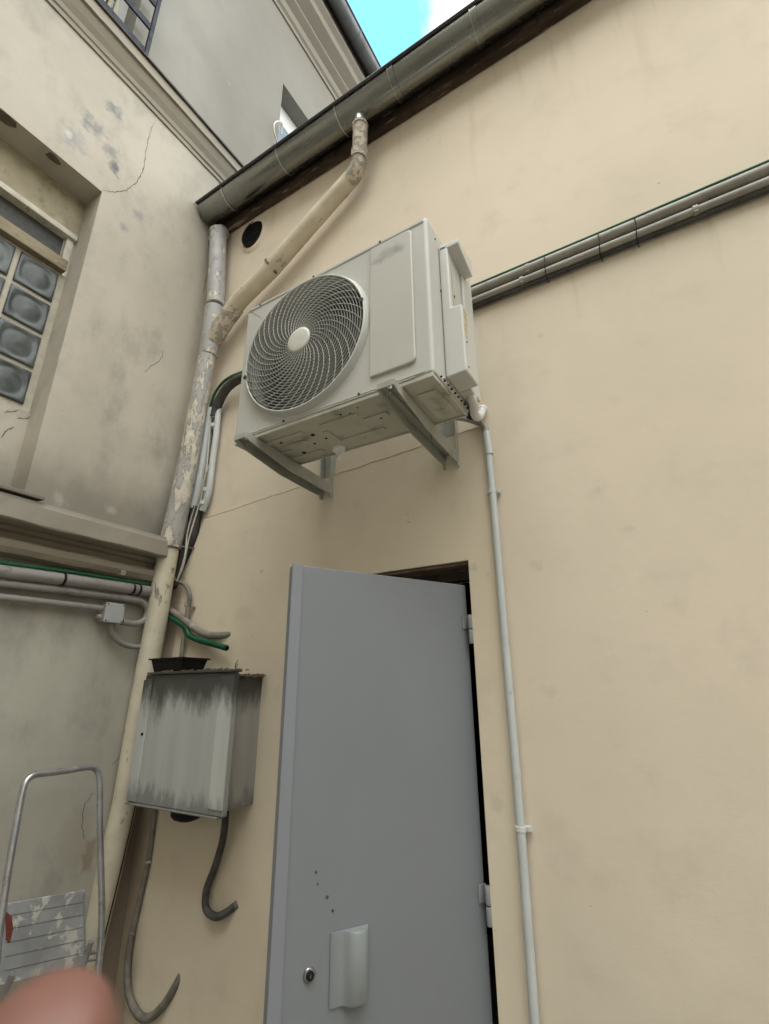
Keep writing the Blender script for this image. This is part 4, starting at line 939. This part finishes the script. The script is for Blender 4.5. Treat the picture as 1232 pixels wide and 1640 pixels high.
# conduits appearing from behind the pipe
K1 = thing('bent_conduit', 'thin dusty conduit with a swan-neck bend going down to the metal box', 'conduit', onY(297, 1000, -.03))
obj('pipe', MB().tube(spline(path([(270, 942, -.02), (284, 932, -.03), (298, 938, -.035), (304, 955, -.035), (301, 975, -.035), (296, 1010, -.035), (291, 1050, -.035), (288, 1080, -.035)], -.03), 7), .0108, 12), 'hose_light', K1)
mb = MB(); mb.ring(onY(300, 968, -.035), (-.05, 0, 1), .0105, .0145, .018, 18); p = onY(304, 972, -.03); mb.box(p.x, p.x + .022, -.03, -.003, p.z - .004, p.z + .002); obj('clip', mb, 'conduit_warm', K1)
K2 = thing('short_wall_conduit', 'short dusty grey conduit bending into a hole in the cream wall', 'conduit', onY(320, 1010, -.02))
obj('pipe', MB().tube(spline(path([(268, 975, -.04), (282, 983, -.04), (300, 997, -.04), (315, 1009, -.038), (330, 1016, -.030), (350, 1018, -.018), (372, 1016, .002)], -.03), 7), .0158, 14), 'hose_light', K2)
mb = MB(); mb.ring(onY(309, 1004, -.039), (1, 0, -.7), .012, .0165, .022, 18); mb.ring(onY(329, 1016, -.031), (1, .1, -.1), .013, .0155, .005, 18); obj('collar', mb, 'conduit_warm', K2)
p = onY(373, 1017, -.002); mb = MB(); mb.disc(p, (0, -1, 0), .020, .003, 9, .004); obj('broken_plaster', mb, 'reveal', K2)
K3 = thing('green_hose', 'green corrugated hose with a cut open end below the short conduit', 'hose', onY(310, 1020, -.02))
corrugated('hose', path([(270, 987, -.045), (285, 996, -.045), (298, 1006, -.042), (304, 1018, -.042), (318, 1025, -.042), (340, 1031, -.045), (363, 1038, -.052)], -.03), .0130, 'green', K3, .005)
p = onY(364, 1038.5, -.0525); mb = MB(); mb.disc(p, (.95, -.1, -.12), .0085, .001, 14); obj('open_end', mb, 'black', K3)

# ------------------------------------------------------------ conduits low on the grey wall
def xpath(pts, x): return [onX(p[0], p[1], p[2] if len(p) > 2 else x) for p in pts]
def long(pts, x, ext=3.0):
    P = xpath(pts, x); d = (P[0] - P[1]).normalized(); return [P[0] + d * ext] + P
J1 = thing('thick_grey_conduit', 'thickest grey conduit under the ledge, its cut end showing wires', 'conduit', onX(120, 930, .05))
obj('pipe', MB().tube(long([(0, 915), (110, 929), (238, 947)], .052), .0250, 18), 'conduit_low', J1)
for u, v in ((100, 928), (211, 944), (221, 945)):
    mb = MB(); mb.ring(onX(u, v, .052), (0, 1, -.02), .0245, .0272, .010, 20); obj('tie', mb, 'blackplastic', J1)
mb = MB()
for dz in (-.004, .004): mb.tube([onX(232, 947, .05) + Vector((0, 0, dz)), onX(262, 949, .05) + Vector((0, 0, dz))], .0025, 6)
obj('wires', mb, 'white_cable', J1)
J2 = thing('looping_grey_conduit', 'middle grey conduit looping back behind the junction box', 'conduit', onX(120, 960, .04))
obj('pipe', MB().tube(spline(long([(0, 934), (110, 947), (205, 959)], .042) + xpath([(226, 963), (236, 976), (232, 992), (217, 999), (195, 996)], .042), 6), .0150, 16), 'conduit_low', J2)
mb = MB(); mb.tube(xpath([(190, 957), (222, 962)], .042), .0172, 16); obj('coupler', mb, 'conduit_low', J2)
J3 = thing('lower_grey_conduit', 'lowest grey conduit ending in the junction box', 'conduit', onX(100, 970, .04))
obj('pipe', MB().tube(long([(0, 956), (80, 965), (168, 975)], .036), .0135, 16), 'conduit_low', J3)
tube_thing('green_conduit', 'dark green conduit lying above the thick grey conduit under the ledge', 'conduit', long([(0, 901), (110, 916), (180, 927), (262, 940)], .032), .0105, 'green')
J4 = thing('hanging_loop_conduit', 'grey hose looping below the junction box to the corner pipe', 'conduit', onX(200, 1030, .04))
corrugated('hose', xpath([(182, 990), (178, 1006), (184, 1022), (200, 1033), (222, 1036), (245, 1030)], .04), .0125, 'conduit_low', J4, .005)
JB = thing('junction_box', 'square pale grey plastic junction box with four screws', 'junction box', onX(180, 981, .02))
c = onX(182, 982, .062)
mb = MB(); mb.box(.0, .060, c.y - .040, c.y + .040, c.z - .040, c.z + .040); obj('body', mb, 'conduit_low', JB, .004)
mb = MB(); mb.box(.061, .073, c.y - .043, c.y + .043, c.z - .043, c.z + .043); obj('lid', mb, 'junction', JB, .003)
for a_ in (-1, 1):
    for b3 in (-1, 1):
        mb = MB(); mb.disc((.073, c.y + a_ * .036, c.z + b3 * .036), (1, 0, 0), .0035, .0008, 12); obj('screw', mb, 'black', JB)
for z_ in (-.028, .0): 
    mb = MB(); mb.tube([(.03, c.y - .040, c.z + z_ + .01), (.03, c.y - .056, c.z + z_ + .01)], .013, 14, [.014, .011]); obj('gland', mb, 'conduit_low', JB)
mb = MB(); p = onX(195, 918, .055); mb.box(.04, .07, p.y - .012, p.y + .012, p.z - .012, p.z + .012); tag(obj('pipe_lug', mb, 'conduit_warm', None, .003, loc=p), 'small square lug on the moulding above the green conduit', 'lug')

# ------------------------------------------------------------ metal box on the cream wall
BX0, BX1, BYF, BZ0, BZ1 = .196, .742, -.20, 1.190, 1.672
MBx = thing('meter_box', 'rusty stained sheet metal cabinet on the cream wall', 'cabinet', (.45, 0, 1.19))
mb = MB(); mb.box(BX0 + .03, BX1 - .045, BYF + .022, -.001, BZ0 + .004, BZ1 - .012); obj('body', mb, 'box_side', MBx, .003)
mb = MB(); mb.box(BX0, BX1, BYF, BYF + .020, BZ0, BZ1)
door_b = obj('cover', mb, 'box_front', MBx, .003)
mb = MB(); mb.box(BX0 - .003, BX0 + .055, BYF - .006, BYF - .0005, BZ0 + .004, BZ1 - .02); obj('cover_flange', mb, 'box_flange', MBx, .002)
mb = MB(); mb.box(BX1 - .075, BX1 + .001, BYF - .006, BYF - .0005, BZ0 + .02, BZ1 - .01); obj('cover_flange', mb, 'box_flange', MBx, .002)
mb = MB(); mb.box(BX0 + .02, BX1 + .004, BYF - .012, BYF + .03, BZ1 + .001, BZ1 + .010); obj('rain_lip', mb, 'box_side', MBx, .002)
mb = MB(); mb.box(BX0 - .004, BX1 - .02, BYF - .009, BYF + .015, BZ0 - .008, BZ0 - .001); obj('bottom_lip', mb, 'box_side', MBx, .002)
p = onY(228, 1176, BYF - .006); mb = MB(); mb.disc(p, (0, -1, 0), .006, .003, 14); obj('lock_hole', mb, 'black', MBx)
mb = MB()
rnd = random.Random(5)
for k in range(90):
    x_ = rnd.uniform(BX0 + .08, BX1 - .05); y_ = rnd.uniform(BYF, -.05); r = rnd.uniform(.002, .006)
    mb.obox((x_, y_, BZ1 + .011 + r * .5), (rnd.random(), rnd.random(), .2), (-rnd.random(), rnd.random(), .1), (0, .1, 1), r * 1.6, r * .8, r * .5)
for k in range(60):
    x_ = rnd.uniform(BX1 - .05, BX1 - .02) if k % 2 else rnd.uniform(.5, BX1 - .05); y_ = rnd.uniform(-.17, -.01); r = rnd.uniform(.002, .006)
    mb.obox((x_, y_, BZ1 - .010), (1, rnd.random(), .2), (-rnd.random(), 1, .1), (0, .1, 1), r * 1.8, r, r)
o = obj('debris', mb, 'debris', None, loc=(.5, -.1, BZ1)); o['kind'] = 'stuff'; o['label'] = 'dry leaf litter and dust lying on top of the metal cabinet'; o['category'] = 'debris'
p = onY(377, 1072, BYF); mb = MB()
for k, (dx, dz) in enumerate(((.004, .035), (-.006, .024), (.010, .020))): mb.tube([p, p + Vector((dx * .5, 0, dz * .5)), p + Vector((dx, .004, dz))], .0014, 5)
tag(obj('dry_sprig', mb, 'debris', None, loc=p), 'tiny dry sprig growing at the top right corner of the cabinet', 'plant')
# black tray
T0 = Vector((.27, -.165, BZ1 + .022)); TR = thing('black_tray', 'black plastic trough lying on top of the metal cabinet', 'tray', T0)
tx0, tx1, ty0, ty1, tz0, tz1 = .200, .405, -.190, -.055, BZ1 + .0125, BZ1 + .062
a = onY(236, 1070, -.17); b3 = onY(320, 1050, -.10)
mb = MB()
bot = [(tx0 + .012, ty0 + .012), (tx1 - .012, ty0 + .012), (tx1 - .012, ty1 - .012), (tx0 + .012, ty1 - .012)]; topp = [(tx0, ty0), (tx1, ty0), (tx1, ty1), (tx0, ty1)]
inn = [(q[0] + (.004 if q[0] < .3 else -.004), q[1] + (.004 if q[1] < -.1 else -.004)) for q in topp]; inb = [(q[0] + (.003 if q[0] < .3 else -.003), q[1] + (.003 if q[1] < -.1 else -.003)) for q in bot]
vs = [(q[0], q[1], tz0) for q in bot] + [(q[0], q[1], tz1) for q in topp] + [(q[0], q[1], tz1) for q in inn] + [(q[0], q[1], tz0 + .003) for q in inb]
fs = [(3, 2, 1, 0), (12, 13, 14, 15)] + [(r * 4 + i, r * 4 + (i + 1) % 4, (r + 1) * 4 + (i + 1) % 4, (r + 1) * 4 + i) for r in range(3) for i in range(4)]
mb.add(vs, fs); obj('tub', mb, 'blackplastic', TR, .003)
mb = MB(); plane_with_hole(mb, (tx0 - .008, tx1 + .008, ty0 - .008, ty1 + .008), (tx0 + .004, tx1 - .004, ty0 + .004, ty1 - .004), lambda p, z: (p[0], p[1], z), tz1, tz1 + .006); obj('rim', mb, 'blackplastic', TR)
# black bowl under the cabinet
p = onY(300, 1303, -.09); mb = MB(); mb.disc((p.x, p.y, BZ0 + .003), (0, 0, -1), .062, .045, 26, .022); obj('bottom_cap', mb, 'blackplastic', MBx)

# hoses with hooked ends under the cabinet
H1 = thing('hooked_hose', 'dark corrugated hose hanging from the cabinet and hooking into the wall', 'hose', onY(345, 1400, -.04))
corrugated('hose', path([(362, 1300, -.06), (357, 1345, -.05), (344, 1390, -.04), (331, 1425, -.035), (330, 1455, -.035), (345, 1468, -.035), (362, 1462, -.03), (382, 1446, .004)], -.03), .0138, 'hose', H1, .0055)
p = onY(380, 1449, -.004); mb = MB(); mb.ring(p, (.8, .5, .5), .012, .016, .012, 16); obj('end_collar', mb, 'hose_light', H1)
p = onY(371, 1326, -.004); mb = MB(); mb.disc(p, (0, -1, 0), .010, .003, 12, .002); tag(obj('wall_hole', mb, 'black', None, loc=p), 'small dark hole in the cream wall under the cabinet corner', 'hole')
H2 = thing('hooked_conduit', 'thin rusty conduit below the cabinet curling up at its lower end', 'conduit', onY(220, 1500, -.03))
obj('pipe', MB().tube(spline(path([(250, 1280, -.025), (243, 1340, -.022), (236, 1385, -.022), (222, 1450, -.022), (212, 1495, -.022)], -.02), 5), .0118, 12), 'hose_light', H2)
corrugated('hose', path([(212, 1493, -.022), (205, 1540, -.024), (206, 1590, -.026), (222, 1625, -.026), (240, 1630, -.025), (262, 1610, -.02), (281, 1580, -.012), (292, 1558, .002)], -.02), .0145, 'hose_light', H2, .0055)
for u, v in ((238, 1380), (212, 1495)):
    p = onY(u, v, -.020); mb = MB(); mb.ring(p, (-.1, 0, 1), .010, .0135, .008, 16); mb.tube([p + Vector((-.02, .012, -.004)), p + Vector((.022, -.010, .002))], .004, 8); obj('nail_clip', mb, 'clamp' if v > 1400 else 'white_cable', H2)
tube_thing('black_cable', 'thin black cable dropping straight down along the cream pipe', 'cable', path([(230, 1225, -.12), (217, 1290, -.125), (192, 1400, -.125), (167, 1502, -.125), (145, 1600, -.125), (136, 1640, -.125)], -.05), .0026, 'blackplastic', n=8)

# ------------------------------------------------------------ stepladder
tp = Vector((.16, 0, 1.33)); ldn = Vector((1.33, 0, .30)).normalized()     # normal of its front plane
SL = thing('stepladder', 'paint-spattered aluminium stepladder leaning by the grey wall', 'ladder', (.4, -.45, 0))
hp = lambda u, v, d=0.0: onP(u, v, tp, ldn) + ldn * d
rl = [hp(2, 1470), hp(14, 1390), hp(30, 1300), hp(37, 1265), hp(43, 1250), hp(56, 1241), hp(80, 1238), hp(110, 1234), hp(140, 1229), hp(152, 1231), hp(158, 1240), hp(160, 1262), hp(160, 1320), hp(162, 1400), hp(163, 1480), hp(157, 1560)]
dl = Vector((-.30 * 0 + .30, 0, -1.33)).normalized()
botL = rl[0] + dl * ((rl[0].z - .02) / -dl.z) + Vector((0, -.03, 0)); botR = rl[-1] + dl * ((rl[-1].z - .02) / -dl.z) + Vector((0, .03, 0))
mb = MB(); mb.tube([botL] + spline(rl, 5) + [botR], .0110, 14); obj('front_hoop', mb, 'alu', SL)
sp_ = [hp(8, 1447), hp(137, 1425), hp(139, 1546), hp(-2, 1580)]
mb = MB(); vs = sp_ + [p - ldn * .014 for p in sp_]; mb.add(vs, [(0, 1, 2, 3), (7, 6, 5, 4), (0, 4, 5, 1), (1, 5, 6, 2), (2, 6, 7, 3), (3, 7, 4, 0)]); plate = obj('platform', mb, 'ladder_plate', SL, .003)
mb = MB()
for k in range(1, 6):
    f = k / 6; a = sp_[0].lerp(sp_[3], f) + ldn * .0008; b3 = sp_[1].lerp(sp_[2], f) + ldn * .0008; a = a.lerp(b3, .04); b3 = b3.lerp(a, .04); mb.tube([a, b3], .0005, 6)
obj('platform_groove', mb, 'zinc_dark', SL)
mb = MB(); mb.tube([hp(134, 1432, .002), hp(137, 1540, .002)], .003, 6); obj('platform_edge', mb, 'alu', SL)
mb = MB(); q = [hp(9, 1460), hp(18, 1468), hp(20, 1488), hp(15, 1510), hp(9, 1505)]; mb.add([p + ldn * .004 for p in q] + [p + ldn * .0005 for p in q], [(0, 1, 2, 3, 4), (9, 8, 7, 6, 5)] + [(i, (i + 1) % 5, 5 + (i + 1) % 5, 5 + i) for i in range(5)]); obj('red_catch', mb, 'red', SL)
mb = MB(); mb.tube([hp(138, 1528, -.006), hp(160, 1524, -.006)], .006, 8); mb.tube([hp(138, 1540, -.006), hp(160, 1536, -.006)], .004, 8); obj('hinge_arm', mb, 'alu', SL)
mb = MB()
for s_ in (-1, 1):
    yy = -.45 + s_ * .12; mb.tube([Vector((.30, yy, .80)), Vector((.04, yy + s_ * .03, .015))], .009, 12)
obj('rear_legs', mb, 'alu', SL)
for zc in (.28, .54):
    xx = .16 + (1.33 - zc) * .2256; a = rl[0] + dl * ((rl[0].z - zc) / -dl.z); b3 = rl[-1] + dl * ((rl[-1].z - zc) / -dl.z)
    mb = MB(); mb.box(xx - .05, xx + .03, a.y + .0, b3.y - .0, zc - .012, zc + .012); obj('tread', mb, 'ladder_plate', SL, .003)

# ------------------------------------------------------------ person: hand in front of the lens, lower left
CX, CY, CZ = Vector(ROT[0]), -Vector(ROT[1]), Vector(ROT[2])
def camp(u, v, d): r = _ray(u, v); return EYE + r * d
PR = thing('person', 'out of focus fingertip poking in at the bottom left corner', 'person', camp(60, 1900, .10) - Vector((0, 0, 0)))
tipc = camp(66, 1668, .085)
def skin_hand():
    V = []; E = []; R = []
    def add(p, r, par=None):
        V.append(p); R.append(r)
        if par is not None: E.append((par, len(V) - 1))
        return len(V) - 1
    dn = -CY; rt = CX; fw = CZ; IN = .001
    wrist = tipc + dn * .150 - rt * .020 - fw * .01
    w0 = add(wrist, .026)
    fa = add(wrist + dn * .09 - rt * .01, .030, w0); add(wrist + dn * .19 - rt * .02, .034, fa)
    palm = add(wrist + (tipc - wrist) * .32, .030, w0)
    kn = tipc + dn * .072 - fw * .006
    # index finger: its tip is what the lens sees
    k1 = add(kn, .0145, palm); k2 = add(tipc + dn * .040 - fw * .002, .0137, k1); k3 = add(tipc + dn * .018, .0138, k2); k4 = add(tipc, .0134, k3); add(tipc - dn * .007, .0100, k4)
    for i, (o, l) in enumerate(((-.022, .078), (-.043, .070), (-.062, .055))):
        b = kn + rt * o + dn * (.004 + .004 * i); a1 = add(b, .0115, palm)
        a2 = add(b - dn * l * .40 - fw * .012, .0098, a1); a3 = add(b - dn * l * .55 - fw * .032, .0090, a2); add(b - dn * l * .40 - fw * .046, .0084, a3)
    t1 = add(wrist + (tipc - wrist) * .25 + rt * .030, .015, palm); t2 = add(t1 and (V[t1] - dn * .028 + rt * .012 - fw * .01), .0125, t1); add(V[t2] - dn * .022 - fw * .014, .0115, t2)
    me = bpy.data.meshes.new('hand'); me.from_pydata([v - PR.location for v in V], E, []); o = bpy.data.objects.new('hand', me); COL.objects.link(o)
    sk = o.modifiers.new('skin', 'SKIN'); sk.use_smooth_shade = True
    for i, r in enumerate(R): me.skin_vertices[0].data[i].radius = (r, r); me.skin_vertices[0].data[i].use_root = (i == 0)
    sb = o.modifiers.new('sub', 'SUBSURF'); sb.levels = 2; sb.render_levels = 2
    dg = bpy.context.evaluated_depsgraph_get(); m2 = bpy.data.meshes.new_from_object(o.evaluated_get(dg)); bpy.data.objects.remove(o)
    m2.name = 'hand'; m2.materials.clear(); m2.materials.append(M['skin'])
    for p in m2.polygons: p.use_smooth = True
    h = bpy.data.objects.new('hand', m2); COL.objects.link(h); h.parent = PR
    mb = MB(); mb.tube([wrist + dn * .045 - rt * .004, wrist + dn * .12 - rt * .012, wrist + dn * .24 - rt * .02], .045, 20, [.040, .044, .050]); obj('sleeve', mb, 'sleeve', PR)
skin_hand()

# ------------------------------------------------------------ unseen houses added to shape the light, behind and beside the photographer
def yard(name, x0, x1, y0, y1, h, label):
    mb = MB(); mb.box(x0, x1, y0, y1, 0, h)
    r = thing(name, label, 'building', ((x0 + x1) / 2, (y0 + y1) / 2, 0)); obj('wall', mb, 'court', r)
    mb = MB(); mb.box(x0 - .1, x1 + .1, y0 - .1, y1 + .1, h, h + .15); obj('roof', mb, 'roof', r)
yard('added_shade_house', -.0, 10, -9.5, -6.5, 10.2, 'added unseen house block shading the courtyard from behind the photographer')
yard('added_shade_house', 10.5, 14, -6.5, -.2, 7.0, 'added unseen house block shading the courtyard from the right')
